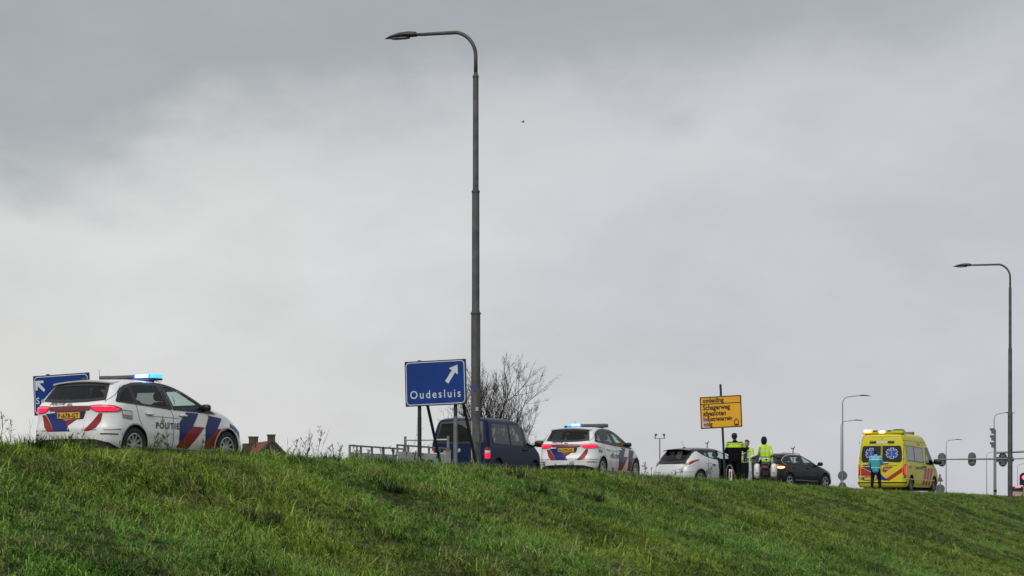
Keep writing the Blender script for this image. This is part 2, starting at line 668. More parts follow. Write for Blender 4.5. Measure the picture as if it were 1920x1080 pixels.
    def window(s, mode, poly, gl, trim, rnd=0, sides=(-1, 1), tw=.045, off=.006, name='window', inner=True, dens=.07):
        """an opening in the body, a pane in it and the black seal round it"""
        s.hole(mode, poly, sides, rnd)
        ws = s.patch(name, mode, poly, gl, off=off, sides=sides, rnd=rnd, sp=dens)
        if inner:
            for i, w in enumerate(ws):
                s.ring('window_seal', mode, poly, tw, trim, off=off + .004, sides=(sides[i],) if mode == 'side' else (-1, 1), parent=w, rnd=rnd)
        return ws
    def arch(s, x, z, r, mt_lip, mt_in, wy, lip=.03):
        V = s.V
        d = np.hypot(V[:, 0] - x, V[:, 2] - z)
        inn = (d < r)
        c = V[s.Q].mean(1)
        s.kill |= inn[s.Q].any(1) & (np.abs(c[:, 1]) > .4)
        for sd in (-1, 1):
            t = np.linspace(R(-25), R(205), 48)
            o = [(x + (r + lip) * math.cos(k), z + (r + lip) * math.sin(k)) for k in t]
            i_ = [(x + (r - .004) * math.cos(k), z + (r - .004) * math.sin(k)) for k in t]
            vs = []
            for p in o + i_:
                zz = max(p[1], s.rz[0] + .01)
                h, n = s.hit('side', p[0], zz, sd)
                vs.append(h + n * .006)
            n = len(t)
            for p, q in zip(i_, vs[n:]):
                vs.append(Vector((q[0], q[1] - sd * .35, q[2])))
            mb = MB().add(vs, [(k, k + 1, n + k + 1, n + k) for k in range(n - 1)], 0)
            mb.f += [(n + k, n + k + 1, 2 * n + k + 1, 2 * n + k) for k in range(n - 1)]
            mb.m += [1] * (n - 1)
            # inner wall
            c0 = len(mb.v)
            mb.v.append((x, sd * (wy - .36), z))
            mb.f += [(2 * n + k, 2 * n + k + 1, c0) for k in range(n - 1)]
            mb.m += [1] * (n - 1)
            mb.build('wheel_arch', [mt_lip, mt_in], s.root, smooth=True)
    def finish(s, mats, paint=None, lining=None, name='body'):
        keep = s.Q[~s.kill]
        me = bpy.data.meshes.new(name)
        me.from_pydata([tuple(v) for v in s.V], [], [tuple(int(i) for i in q) for q in keep] + [tuple(s.top), tuple(s.bot[::-1])])
        for m in mats: me.materials.append(m)
        if paint is not None:
            c = s.V[keep].mean(1)
            me.polygons.foreach_set('material_index', [int(paint(p)) for p in c] + [int(paint(s.V[s.top].mean(0))), 0])
        me.polygons.foreach_set('use_smooth', [True] * len(me.polygons))
        me.update()
        b = link_mesh(name, me, s.root)
        if lining is not None:
            nrm = np.empty(len(s.V) * 3); me.vertices.foreach_get('normal', nrm)
            nrm = nrm.reshape(-1, 3)
            V2 = s.V - nrm * .03
            m2 = bpy.data.meshes.new('interior_lining')
            sel = keep[(s.V[keep][:, :, 2].min(1) > .35)]
            m2.from_pydata([tuple(v) for v in V2], [], [tuple(int(i) for i in q) for q in sel] + [tuple(s.top)])
            bm = bmesh.new(); bm.from_mesh(m2)
            bmesh.ops.delete(bm, geom=[v for v in bm.verts if not v.link_faces], context='VERTS')
            bm.to_mesh(m2); bm.free()
            m2.materials.append(lining)
            m2.polygons.foreach_set('use_smooth', [True] * len(m2.polygons))
            link_mesh('interior_lining', m2, s.root)
        x0, x1, w = float(s.rows[0, 0]), float(s.rows[0, 1]), float(s.rows[0, 2])
        MB().box(((x0 + x1) / 2, 0, .20), (x1 - x0 - .5, w * 1.15, .16)).build('underbody', M_WELL, s.root)
        return b

def wheel_meshes(r, w, rim_r, spokes, mt_tyre, mt_rim, mt_dark, key):
    t = w / 2
    ty = MB().lathe([(rim_r, -t * .86), (rim_r + .02, -t), (r - .035, -t), (r - .008, -t * .82), (r, -t * .5), (r, t * .5), (r - .008, t * .82),
                     (r - .035, t), (rim_r + .02, t), (rim_r, t * .86)], axis='Y', n=40, close=True)
    tm = ty.mesh('tyre_' + key, mt_tyre, smooth='auto')
    bm_ = MB().lathe([(rim_r + .004, -t * .8), (rim_r + .004, t * .55), (.02, t * .35)], axis='Y', n=32)
    bmesh_ = bm_.mesh('wheel_barrel_' + key, mt_dark, smooth='auto')
    rm = MB()
    rm.lathe([(rim_r + .006, -t * .88), (rim_r - .018, -t * .92), (rim_r - .03, -t * .8), (rim_r - .012, -t * .6)], axis='Y', n=40)
    rm.lathe([(.0001, -t * .78), (.055, -t * .76), (.062, -t * .6)], axis='Y', n=20)
    for k in range(spokes):
        a = 2 * math.pi * k / spokes
        for e in (-.09, .09) if spokes < 7 else (0,):
            p0 = Vector((.045 * math.cos(a), 0, .045 * math.sin(a)))
            p1 = Vector(((rim_r - .012) * math.cos(a + e), 0, (rim_r - .012) * math.sin(a + e)))
            d = (p1 - p0).normalized(); q = Vector((-d.z, 0, d.x))
            w0, w1 = (.024, .018)
            vs = []
            for p, ww, yy in ((p0, w0, -t * .72), (p1, w1, -t * .84)):
                for sx in (-1, 1):
                    for yo in (0, .03):
                        vs.append(p + q * ww * sx + Vector((0, yy + yo, 0)))
            rm.add(vs, [(0, 2, 6, 4), (1, 5, 7, 3), (0, 4, 5, 1), (2, 3, 7, 6)])
    rmm = rm.mesh('rim_' + key, mt_rim, smooth='auto')
    return bmesh_, tm, rmm

def add_wheels(root, meshes, axles, y, z):
    for x in axles:
        for sd in (-1, 1):
            w = link_mesh('wheel', meshes[0], root)
            w.location = (x, sd * y, z)
            w.rotation_euler = (0, random.uniform(0, 6), 0) if sd < 0 else (0, random.uniform(0, 6), math.pi)
            link_mesh('tyre', meshes[1], w)
            link_mesh('rim', meshes[2], w)

def copy_tree(o, parent=None):
    c = o.copy()
    COL.objects.link(c)
    c.parent = parent
    for ch in list(o.children):
        copy_tree(ch, c)
    return c

def plate(V, z, txt, w=.52, h=.11, y0=0.0, lit=None):
    """yellow number plate on the rear, letters printed black"""
    h0, n = V.hit('rear', y0, z)
    b = MB().box((h0.x - .012, y0, z), (.016, w, h), bev=.004).build('number_plate', M_PLATE, V.root)
    MB().box((h0.x - .0225, y0 + w / 2 - .022, z), (.003, .04, h * .92)).build('country_strip', M_PLBLUE, b)
    if txt:
        vs, fs, tw = text_mesh(txt, h * .98, 1.05, bold=.003)
        k = (w - .085) / tw
        MB().add([(h0.x - .0225, y0 + w / 2 - .06 - v.x * k, z - h * .36 + v.y) for v in vs], fs).build('lettering', M_BLACK, b, fix=False)
    return b

def seats(V, xs, zc, mt, y=.36):
    for x in xs:
        for sd in (-1, 1):
            s = MB().blob((x, sd * y, zc), (.09, .24, .36), 3.5, n=8).build('seat_back', mt, V.root, smooth=True)
            MB().blob((x - .03, sd * y, zc + .45), (.055, .13, .09), 3, n=8).build('headrest', mt, s, smooth=True)

def mirror(V, x, z, y, mt, s=1.0):
    for sd in (-1, 1):
        m = MB().blob((x, sd * (y + .13 * s), z), (.085 * s, .12 * s, .085 * s), 2.8, n=10).build('door_mirror', mt, V.root, smooth=True)
        MB().tube([(x + .02, sd * (y - .04), z - .06), (x, sd * (y + .08), z - .03)], .03 * s, 6).build('mirror_arm', mt, m)

# shared vehicle materials
M_BLACK = mat('black_print', (.012, .012, .013), .45)
M_TRIM = mat('black_trim', (.014, .014, .016), .35)
M_RUB = mat('tyre_rubber', (.018, .018, .018), .85, var=.3, scale=9)
M_DARK = mat('dark_interior', (.012, .012, .013), .95, spec=.08)
M_SEAT = mat('dark_seat_cloth', (.03, .031, .034), .9)
M_WELL = mat('wheel_well_plastic', (.008, .008, .008), .9)
M_PLATE = mat('yellow_plate', (.78, .43, .03), .4, var=.08, scale=20)
M_PLBLUE = mat('plate_blue', (.02, .07, .4), .4)
M_WHITE = mat('white_police_paint', (.82, .83, .82), .28, var=.05, scale=2.5, coat=.3, dirt=(.33, .31, .26), dirtz=.35)
M_BLUE = mat('police_blue_film', (.009, .020, .145), .3, var=.12, scale=4, coat=.15, spec=.3)
M_RED = mat('police_red_film', (.27, .014, .016), .3, var=.12, scale=4, coat=.15, spec=.3)
M_RIM = mat('silver_rim', (.42, .43, .43), .35, metal=.6, var=.15)
M_RIMD = mat('wheel_barrel_dark', (.025, .025, .025), .6)
M_TAILON = mat('lit_tail_light', (.5, .01, .03), .25, emis=(1.0, .012, .07), es=.95)
M_TAILHOT = mat('lit_tail_light_core', (.7, .05, .08), .25, emis=(1.0, .07, .15), es=1.15)
M_TAIL = mat('red_lens', (.28, .008, .012), .12, coat=.6)
M_TAILD = mat('dark_red_lens', (.09, .004, .008), .12, coat=.6)
M_WLENS = mat('clear_lens', (.75, .75, .75), .15, coat=.6)
M_AMBON = mat('lit_amber', (.8, .3, .03), .2, emis=(1.0, .52, .16), es=2.6)
M_GDARK = glass('tinted_rear_glass', (.10, .105, .11), .7)
M_GMID = glass('tinted_side_glass', (.34, .36, .37), .8)
M_GCLEAR = glass('green_front_glass', (.72, .84, .80))
# ------------------------------------------------------------------ the embankment and the road
OX, OY = -5.2, 46.0                                  # a point of the crest line
TA = R(20.6)
TX, TY = math.sin(TA), math.cos(TA)                  # along the road
NX, NY = math.cos(TA), -math.sin(TA)                 # across, down the slope towards the field
CY = np.array([-2000, 30, 39.1, 43, 46.9, 52.3, 57.9, 69, 79.2, 92.6, 105, 124.5, 160, 4000.])
CZ = np.array([1.04, 1.04, 1.04, 1.08, 1.08, 1.08, 1.06, 1.01, 1.03, .95, .93, .92, .90, .90]) + EZ
def vnoise(x, y, seed=0):
    xi, yi = np.floor(x).astype(np.int64), np.floor(y).astype(np.int64)
    xf, yf = x - xi, y - yi
    def hsh(a, b):
        h = (a * 374761393 + b * 668265263 + seed * 974634721) & 0xFFFFFFFF
        h = ((h ^ (h >> 13)) * 1274126177) & 0xFFFFFFFF
        return ((h ^ (h >> 16)) & 0xFFFF) / 65535.0
    u, v = xf * xf * (3 - 2 * xf), yf * yf * (3 - 2 * yf)
    return ((hsh(xi, yi) * (1 - u) + hsh(xi + 1, yi) * u) * (1 - v) + (hsh(xi, yi + 1) * (1 - u) + hsh(xi + 1, yi + 1) * u) * v) * 2 - 1
def road_z(t):
    return ZR - .07 * np.clip((22 - np.asarray(t, float)) / 14, 0, 1)
def terrain(t, s):
    t, s = np.asarray(t, float), np.asarray(s, float)
    c = np.interp(OY + TY * t, CY, CZ)
    rd = road_z(t) - .06
    up = np.where(s < 1, s * s / 6.0, 1 / 6.0 + (s - 1) / 3.0)
    z1 = c - up
    z1 = np.where(z1 < .5, .5 * np.exp(np.minimum(0, (z1 - .5)) / .5) , z1)      # ease out into the field
    z = np.where(s >= 0, z1, np.where(s > -1.7, c + (rd - c) * (-s / 1.7), rd))
    far = np.clip((-15.5 - s) / 3.0, 0, None)
    z = np.where(s < -15.5, np.maximum(rd - far, 0), z)
    amp = np.clip(s / 1.5, .25, 1) * np.clip(1 - np.abs(s) / 60, 0, 1) * (s > -1.6)
    z = z + amp * (.075 * vnoise(t / 2.3, s / 1.6, 1) + .06 * vnoise(t / .8, s / .7, 2) + .10 * vnoise(t / 7.0, s / 4.0, 3))
    return z
def ts(t, s):
    return OX + TX * t + NX * s, OY + TY * t + NY * s
def ts_of(x, y):
    return (x - OX) * TX + (y - OY) * TY, (x - OX) * NX + (y - OY) * NY
def ground_z(x, y):
    t, s = ts_of(x, y)
    return float(terrain(t, s))

def ground_material():
    m = bpy.data.materials.new('grassy_soil')
    m.use_nodes = True
    nt = m.node_tree
    p = nt.nodes['Principled BSDF']
    p.inputs['Roughness'].default_value = .95
    p.inputs['Specular IOR Level'].default_value = .1
    g = nt.nodes.new('ShaderNodeNewGeometry')
    n1 = nt.nodes.new('ShaderNodeTexNoise'); n1.inputs['Scale'].default_value = .8; n1.inputs['Detail'].default_value = 8
    nt.links.new(g.outputs['Position'], n1.inputs['Vector'])
    r = nt.nodes.new('ShaderNodeValToRGB')
    r.color_ramp.elements[0].position = .35; r.color_ramp.elements[0].color = (.018, .026, .007, 1)
    r.color_ramp.elements[1].position = .7; r.color_ramp.elements[1].color = (.045, .055, .014, 1)
    nt.links.new(n1.outputs['Fac'], r.inputs[0])
    nt.links.new(r.outputs[0], p.inputs['Base Color'])
    n2 = nt.nodes.new('ShaderNodeTexNoise'); n2.inputs['Scale'].default_value = 12; n2.inputs['Detail'].default_value = 6
    nt.links.new(g.outputs['Position'], n2.inputs['Vector'])
    b = nt.nodes.new('ShaderNodeBump'); b.inputs['Strength'].default_value = .8; b.inputs['Distance'].default_value = .05
    nt.links.new(n2.outputs['Fac'], b.inputs['Height'])
    nt.links.new(b.outputs[0], p.inputs['Normal'])
    return m
M_GROUND = ground_material()

def sheet(name, tl, sl, zf, mt, smooth=True):
    T, Q = np.meshgrid(tl, sl, indexing='ij')
    X, Y = ts(T, Q)
    Z = zf(T, Q)
    v = np.stack([X, Y, Z], -1).reshape(-1, 3)
    i = np.arange(len(tl) * len(sl)).reshape(len(tl), len(sl))
    f = np.stack([i[:-1, :-1], i[1:, :-1], i[1:, 1:], i[:-1, 1:]], -1).reshape(-1, 4)[:, ::-1]
    me = bpy.data.meshes.new(name)
    me.from_pydata(v.tolist(), [], f.tolist())
    me.materials.append(mt)
    if smooth: me.polygons.foreach_set('use_smooth', [True] * len(me.polygons))
    me.update()
    if me.polygons[0].normal.z < 0: me.flip_normals()
    return link_mesh(name, me)

tl = np.concatenate([[-6000, -2500, -900, -300, -120], np.arange(-60, 150, .5), np.arange(150, 320, 6), [400, 700, 1500, 3000, 6500]])
sl = np.concatenate([[-6500, -2500, -800, -250, -100, -60, -45, -36, -30], np.arange(-26, -2, 1.0), np.arange(-2, 16, .33), np.arange(16, 40, 2.0), [50, 80, 150, 400, 1200, 3000, 6500]])
tag(sheet('ground', tl, sl, terrain, M_GROUND), kind='structure')
M_ASPH = mat('wet_asphalt', (.045, .046, .048), .55, var=.25, scale=3, bump=.3, bscale=60)
M_LINE = mat('road_paint', (.62, .62, .6), .6, var=.15, scale=4)
tag(sheet('road', np.array([-400, -100, 0, 8, 15, 22, 40, 100, 200, 400, 1500.]), np.array([-14.0, -7.5, -1.75]), lambda a, b: road_z(a), M_ASPH, False), kind='structure')
for nm, s0, dash in (('edge_line', -2.1, 0), ('edge_line', -13.6, 0), ('lane_line', -5.6, 1), ('lane_line', -9.6, 1)):
    mb = MB()
    for k in range(-20, 90) if dash else (0,):
        tt = (k * 6, k * 6 + 1.5, k * 6 + 3) if dash else (-200, 8, 15, 22, 900)
        for t0, t1 in zip(tt[:-1], tt[1:]):
            mb.add([ts(a_, b_) + (float(road_z(a_)) + .005,) for a_, b_ in ((t0, s0), (t1, s0), (t1, s0 + .15), (t0, s0 + .15))], [(0, 1, 2, 3)])
    o = mb.build(nm, M_LINE)
    tag(o, kind='structure')

# ------------------------------------------------------------------ street lamps
M_POLE = mat('weathered_grey_pole', (.086, .088, .084), .6, metal=.1, var=.5, scale=3.0, bump=.15, bscale=25)
M_HEAD = mat('dark_lamp_housing', (.035, .036, .037), .5, var=.2)
M_LENS = mat('lamp_cover', (.10, .105, .10), .15, coat=.5)
M_FARPOLE = mat('hazed_far_pole', (.27, .28, .29), .5, metal=.3, var=.15)  # pole grey lightened so the colour itself carries the distant haze

def street_lamp(label, base, top, arm_dir, arm=1.45, group=None, steps=True, k=1.0, rise=.0, mt=None, head=.95):
    """stepped tubular post with a swept arm and a leaf shaped luminaire"""
    mt = mt or M_POLE
    h = top
    e = empty('street_lamp', base)
    tag(e, label, 'street lamp', group)
    d = Vector(arm_dir).normalized()
    if steps:
        prof = [(.116, -.35), (.112, .36 * h), (.093, .368 * h), (.090, .635 * h), (.072, .642 * h), (.068, .895 * h), (.046, .905 * h)]
    else:
        prof = [(.10, -.35), (.085, .4 * h), (.06, .9 * h), (.05, .905 * h)]
    MB().tube([(0, 0, z) for r, z in prof], [r * k for r, z in prof], 16).build('post', mt, e, smooth='auto')
    rb = .62 * h / 10.7
    zt = h - rb
    pts = [Vector((0, 0, .9 * h)), Vector((0, 0, zt))]
    for i in range(1, 10):
        a = i / 10 * math.pi / 2 * .97
        pts.append(Vector((0, 0, zt)) + d * rb * (1 - math.cos(a)) + Vector((0, 0, rb * math.sin(a))))
    endp = d * arm + Vector((0, 0, h + rise))
    pts.append(endp)
    MB().tube(pts, [.046 * k] * (len(pts) - 1) + [.040 * k], 12).build('arm', mt, e, smooth=True)
    # luminaire
    side = Vector((-d.y, d.x, 0))
    n = 12
    vs = []
    prof = [(0, .035, .035, 0), (.09, .06, .045, .0), (.13, .105, .07, .01), (.3, .13, .08, .02), (.55, .12, .072, .015), (.8, .075, .045, -.02), (.93, .02, .012, -.045)]
    for u, wd, th, zo in prof:
        for i in range(n):
            a = 2 * math.pi * i / n
            up = math.sin(a) * th * (1.0 if math.sin(a) > 0 else .8)
            vs.append(endp + d * (u * head / .95 - .03) + side * math.cos(a) * wd * k + Vector((0, 0, up * k + zo)))
    fs = [(i * n + j, i * n + (j + 1) % n, (i + 1) * n + (j + 1) % n, (i + 1) * n + j) for i in range(len(prof) - 1) for j in range(n)]
    fs += [tuple(range(n)), tuple((len(prof) - 1) * n + j for j in range(n))]
    lh = MB().add(vs, fs).build('lamp_head', M_HEAD, e, smooth='auto')
    if steps:
        q = MB()
        c = endp + d * (.5 * head / .95) + Vector((0, 0, -.058))
        q.blob(c, (.26, .09, .03), 3, n=8, M=Matrix.Rotation(math.atan2(d.y, d.x), 3, 'Z'))
        q.build('lamp_cover', M_LENS, lh, smooth=True)
    return e
LEFT = (-NX, -NY, 0)
p = at(892, 62.0)
lamp1 = street_lamp('tall stepped grey street lamp behind the Oudesluis sign', (p.x, p.y, ZR), 10.72, LEFT, 1.48, 'tall stepped street lamps on the near verge')
for zz in (.36, .635, .895):
    MB().lathe([(.10 if zz < .5 else (.085 if zz < .8 else .066), 0), (.126 if zz < .5 else (.100 if zz < .8 else .078), .012), (.126 if zz < .5 else (.100 if zz < .8 else .078), .05), (.09 if zz < .5 else (.08 if zz < .8 else .05), .07)], c=(0, 0, 10.72 * zz - .02), axis='Z', n=16).build('joint_collar', M_POLE, lamp1, smooth='auto')
MB().box((.03, -.116, .95), (.11, .012, .42), bev=.004).build('service_door', mat('service_door_grey', (.10, .105, .10), .5, var=.3, scale=9), lamp1)
MB().box((.03, -.1215, 1.55), (.07, .004, .09)).build('number_sticker', mat('number_sticker', (.45, .45, .42), .5, var=.3, scale=30), lamp1)
MB().box((-.02, -.121, 2.05), (.05, .004, .16)).build('blue_sticker', mat('blue_sticker', (.03, .05, .5), .5), lamp1)
MB().box((-.09, -.085, 3.35), (.05, .006, .12), rz=-.6).build('rust_mark', mat('rust_mark', (.18, .11, .05), .8, var=.4, scale=30), lamp1)
p = at(1894, 119.0)
street_lamp('tall stepped grey street lamp beyond the ambulance', (p.x, p.y, ZR - .2), 10.88, LEFT, 1.75, 'tall stepped street lamps on the near verge')
# lamps far down the road: they reach over the other carriageway
for px, top, d, armpx, lab in ((1580, 743, 238, 26, 'slim grey lamp post behind the round sign, taller of two'),
                               (1577, 789, 298, 20, 'slim grey lamp post half hidden by a taller lamp post'),
                               (1774, 825, 375, 14, 'slim grey lamp post between the two left signal backs'),
                               (1864, 775, 272, 16, 'slim grey lamp post directly behind the signal mast'),
                               (1850, 848, 448, 10, 'slim grey lamp post left of the signal mast under its arm'),
                               (1908, 870, 549, 9, 'slim grey lamp post far off above the red car')):
    b = at(px, d)
    h = at(px, d, top).z - ZR
    street_lamp(lab, (b.x, b.y, ZR - .05), h, (1, .12, 0), armpx * d / F + .25, 'lamps far along the road', False, .85, .12, M_FARPOLE, head=1.2)

# ------------------------------------------------------------------ signs
M_SIGNB = mat('sign_blue', (.004, .040, .225), .45, var=.28, scale=2.2, spec=.3)
M_SIGNW = mat('sign_white', (.62, .66, .70), .45, var=.06)
M_SIGNK = mat('sign_edge_dark', (.012, .018, .05), .5)
M_POSTD = mat('dark_sign_post', (.022, .023, .025), .6, var=.2)  # backlit black of the posts put into the base colour
M_GALV = mat('galvanised_steel', (.20, .21, .205), .5, metal=.35, var=.25, scale=5)

def rrect(w, h, r, n=5):
    q = []
    for cx, cy, a0 in ((w / 2 - r, h / 2 - r, 0), (-w / 2 + r, h / 2 - r, 90), (-w / 2 + r, -h / 2 + r, 180), (w / 2 - r, -h / 2 + r, 270)):
        for i in range(n + 1):
            a = R(a0 + 90 * i / n)
            q.append((cx + r * math.cos(a), cy + r * math.sin(a)))
    return q
def face_ring(mb, outer, inner, y, m=0):
    n = len(outer)
    mb.add([(a, y, b) for a, b in outer] + [(a, y, b) for a, b in inner], [(i, (i + 1) % n, n + (i + 1) % n, n + i) for i in range(n)], m)
def flat(poly, y):
    return [(a, y, b) for a, b in poly], [tuple(range(len(poly)))]
def print_text(mb, txt, size, x, z, y, width=None, **k):
    vs, fs, w = text_mesh(txt, size, **k)
    sx = width / w if width else 1
    mb.add([(x + v.x * sx, y, z + v.y) for v in vs], fs)

def arrow_poly(cx, cz, L, ang, hw, hl, sw):
    p = [(-L / 2, -sw), (L / 2 - hl, -sw), (L / 2 - hl, -hw), (L / 2, 0), (L / 2 - hl, hw), (L / 2 - hl, sw), (-L / 2, sw)]
    c, s = math.cos(ang), math.sin(ang)
    return [(cx + a * c - b * s, cz + a * s + b * c) for a, b in p]

def blue_sign(name, label, centre, w, h, yaw, tilt, posts, txt, tsize, tx, tz, twid, arrow, post_h):
    """local frame: x along the sign, -y towards the traffic"""
    e = empty(name, (centre.x, centre.y, centre.z - post_h), yaw)
    tag(e, label, 'road sign')
    panel = MB().box((0, 0, 0), (w, .05, h), bev=.006).build('panel', M_SIGNB, e)
    panel.location = (0, 0, post_h)
    panel.rotation_euler = (0, tilt, 0)
    mb = MB()
    face_ring(mb, rrect(w - .05, h - .05, .09), rrect(w - .085, h - .085, .075), -.0275)
    mb.build('white_border', M_SIGNW, panel)
    mb = MB()
    face_ring(mb, rrect(w - .004, h - .004, .004), rrect(w - .05, h - .05, .09), -.0262)
    mb.build('dark_edge', M_SIGNK, panel)
    mb = MB()
    print_text(mb, txt, tsize, tx, tz, -.0285, twid, spacing=1.3, bold=.002)
    mb.build('lettering', M_SIGNW, panel, fix=False)
    if arrow == 'chevron':
        c, s_ = -w * .375, h * .235
        a = .125
        # arrow towards the upper left: corner head and a stroke
        t = .030
        head = [(c - a, s_ + a), (c + a * .72, s_ + a), (c + a * .72, s_ + a - 2 * t), (c - a + 2 * t + .05, s_ + a - 2 * t), (c + a * 1.05, s_ - a * .72), (c + a * .72, s_ - a * 1.08),
                (c - a + 2 * t, s_ + a - 2 * t - .06), (c - a + 2 * t, s_ - a * .72), (c - a, s_ - a * .72)]
        v, f = flat(head, -.0285)
    else:
        v, f = flat(arrow_poly(w * .28, h * .19, .47, R(55), .13, .18, .047), -.0285)
    MB().add(v, f).build('arrow', M_SIGNW, panel, fix=False)
    mb = MB()
    MB().box((w * .36, -.0283, -h * .445), (.13, .0015, .014)).build('maker_line', M_GALV, panel)
    MB().box((-w * .36, -.0283, -h * .455), (.13, .0015, .010)).build('maker_line', M_GALV, panel)
    for x in posts:
        po = MB().tube([(x, .065, -.5), (x, .065, post_h + h * .5 + .012)], .042, 10).build('post', M_POSTD, e, smooth='auto')
        MB().tube([(x, .065, -.35), (x, .065, post_h - h / 2 - .25)], .046, 10).build('post_sleeve', M_GALV if x > 0 else M_POSTD, po, smooth='auto')
        MB().tube([(x + .17, .09, post_h - h * .45), (x + .17, .13, post_h - h * .5), (x + .17, 1.25, -.45)], .036, 8).build('brace', M_POSTD, e, smooth='auto')
    return e
YAW = -TA
c = at(817, 57.3, 718)
blue_sign('direction_sign', 'blue Oudesluis direction sign with arrow pointing up right', c, 1.47, 1.01, YAW, R(-1.6), (-.42, .45), 'Oudesluis', .255, -.615, -.335, 1.22, 'arrow', c.z - ZR)
c = at(116, 58.0, 739)
blue_sign('direction_sign', 'blue direction sign half hidden behind the police car', c, 1.44, .90, YAW, R(-2.4), (-.40, .40), 'Schagen', .205, -.655, -.19, .86, 'chevron', c.z - ZR)

# yellow diversion sign on a leaning pole
M_SIGNY = mat('sign_yellow', (.82, .42, .012), .42, var=.08, scale=3)
M_SIGNP = mat('faded_pink_patch', (.68, .42, .52), .5)
M_SIGNBR = mat('sign_black_brown', (.030, .012, .010), .5)
c = at(1352.5, 80.0, 772.5)
e = empty('diversion_sign', (c.x, c.y, ZR - .1), YAW)
tag(e, 'yellow diversion sign with black lettering on a thin leaning pole', 'road sign')
ph = c.z - (ZR - .1)
lean = R(-2.9)
MB().tube([(math.sin(lean) * (z - ph), .05, z) for z in (-.4, ph + .87)], .036, 10).build('pole', M_POSTD, e, smooth='auto')
w, h = 1.345, 1.0
pn = MB().box((0, 0, 0), (w, .03, h), bev=.004).build('panel', M_SIGNY, e)
pn.location = (-.01, 0, ph)
pn.rotation_euler = (0, R(-2.4), 0)
mb = MB()
face_ring(mb, rrect(w - .012, h - .012, .01), rrect(w - .075, h - .075, .01), -.0165)
mb.box((0, -.0165, h * .268), (w - .07, .0014, .026))
mb.build('border', M_SIGNBR, pn)
mb = MB()
for tx, z, wd, sz in (('omleiding', .315, .68, .20), ('Schagerweg', .09, .88, .215), ('afgesloten', -.10, .74, .215), ('Industrieterrein', -.265, .93, .19), ('volg', -.425, .29, .20)):
    print_text(mb, tx, sz, -.575, z, -.0185, wd, bold=.0065)
mb.build('lettering', M_SIGNBR, pn, fix=False)
mb = MB()
hx, hz = .49, -.345
mb.add(*flat([(hx - .075, hz - .09), (hx - .075, hz + .06), (hx, hz + .125), (hx + .075, hz + .06), (hx + .075, hz - .09), (hx + .052, hz - .09), (hx + .052, hz + .045), (hx, hz + .092), (hx - .052, hz + .045), (hx - .052, hz - .09)], -.0185))
mb.box((hx, -.0178, hz - .075), (.13, .0014, .055))
mb.build('house_symbol', M_SIGNBR, pn, fix=False)
MB().add(*flat([(-.62, -.46), (-.44, -.46), (-.46, -.22), (-.60, -.13), (-.625, -.14)], -.0172)).build('faded_patch', M_SIGNP, pn, fix=False)
p = at(1374, 80.6)
gz = ground_z(p.x, p.y)
e = empty('guard_hoop', (p.x, p.y, gz), YAW)
tag(e, 'bent grey tube hoop beside the yellow sign pole', 'barrier')
MB().tube([(-.22, 0, -.2), (-.205, 0, .45), (-.16, 0, .58), (-.10, 0, .60), (-.06, 0, .585), (-.02, 0, .52), (.20, 0, -.2)], .021, 8).build('hoop_tube', M_GALV, e, smooth=True)
# reflector post
p = at(1370, 78.6)
gz = ground_z(p.x, p.y)
e = empty('marker_post', (p.x, p.y, gz), YAW)
tag(e, 'short white marker post with red reflector', 'marker post')
mp = MB().box((0, 0, .16), (.10, .05, .52), bev=.012).build('post', mat('marker_white', (.72, .72, .72), .5, var=.08), e)
MB().box((0, -.027, .26), (.05, .006, .20), bev=.002).build('reflector', mat('marker_red', (.40, .012, .015), .25), mp)

# small masts with detectors beyond the road
def detector_mast(px, py, d, two, lab):
    b = at(px, d)
    h = at(px, d, py).z - ZR
    e = empty('detector_mast', (b.x, b.y, ZR - .4))
    tag(e, lab, 'mast', 'detector masts beside the road')
    MB().tube([(0, 0, -.3), (0, 0, h + .4)], .055, 8).build('post', M_FARPOLE, e, smooth='auto')
    if two:
        MB().tube([(-.42, 0, h + .4), (.42, 0, h + .4)], .035, 6).build('crossbar', M_FARPOLE, e)
        for sx in (-1, 1):
            q = MB().tube([(sx * .4, 0, h + .4), (sx * .4, 0, h + .78)], .045, 6)
            q.box((sx * .4 + (.08 if sx < 0 else -.03), 0, h + .72), (.2, .2, .16), bev=.03)
            q.build('detector', M_POSTD, e)
    else:
        MB().box((-.06, 0, h + .40), (.28, .1, .07), ry=.25, bev=.015).build('detector', M_POSTD, e)
        MB().box((.09, 0, h + .49), (.08, .1, .2), ry=.5, bev=.015).build('detector', M_POSTD, e)
detector_mast(1237, 822, 225, True, 'thin mast with two upright detectors on a crossbar')
detector_mast(1326, 831, 225, False, 'thin detector mast showing above the white hatchback')
detector_mast(1487, 841, 215, False, 'thin detector mast showing above the dark estate car')

# signal mast with two arms and signal heads seen from behind
M_SIGBACK = mat('signal_back_grey', (.14, .145, .142), .7, var=.25, scale=3)
D0 = 232.0
q = at(1866, D0)
e = empty('signal_mast', (q.x, q.y, ZR - .3))
tag(e, 'grey signal mast with long arms carrying signal heads', 'traffic light')
zof = lambda py: at(0, D0, py).z - (ZR - .3)
xof = lambda px: (px - 1866) / F * D0
MB().tube([(0, 0, -.2), (0, 0, 1.3), (0, 0, zof(805))], [.13, .12, .08], 10).build('post', M_FARPOLE, e, smooth='auto')
MB().tube([(0, 0, zof(923)), (0, 0, zof(918))], .15, 10).build('base_band', M_TRIM, e)
MB().tube([(0, 0, zof(860.5)), (xof(1750), -.2, zof(861.5))], [.085, .05], 8).build('arm', M_FARPOLE, e, smooth='auto')
MB().tube([(0, 0, zof(849)), (xof(1990), -.2, zof(844))], [.10, .08], 8).build('arm', M_FARPOLE, e, smooth='auto')
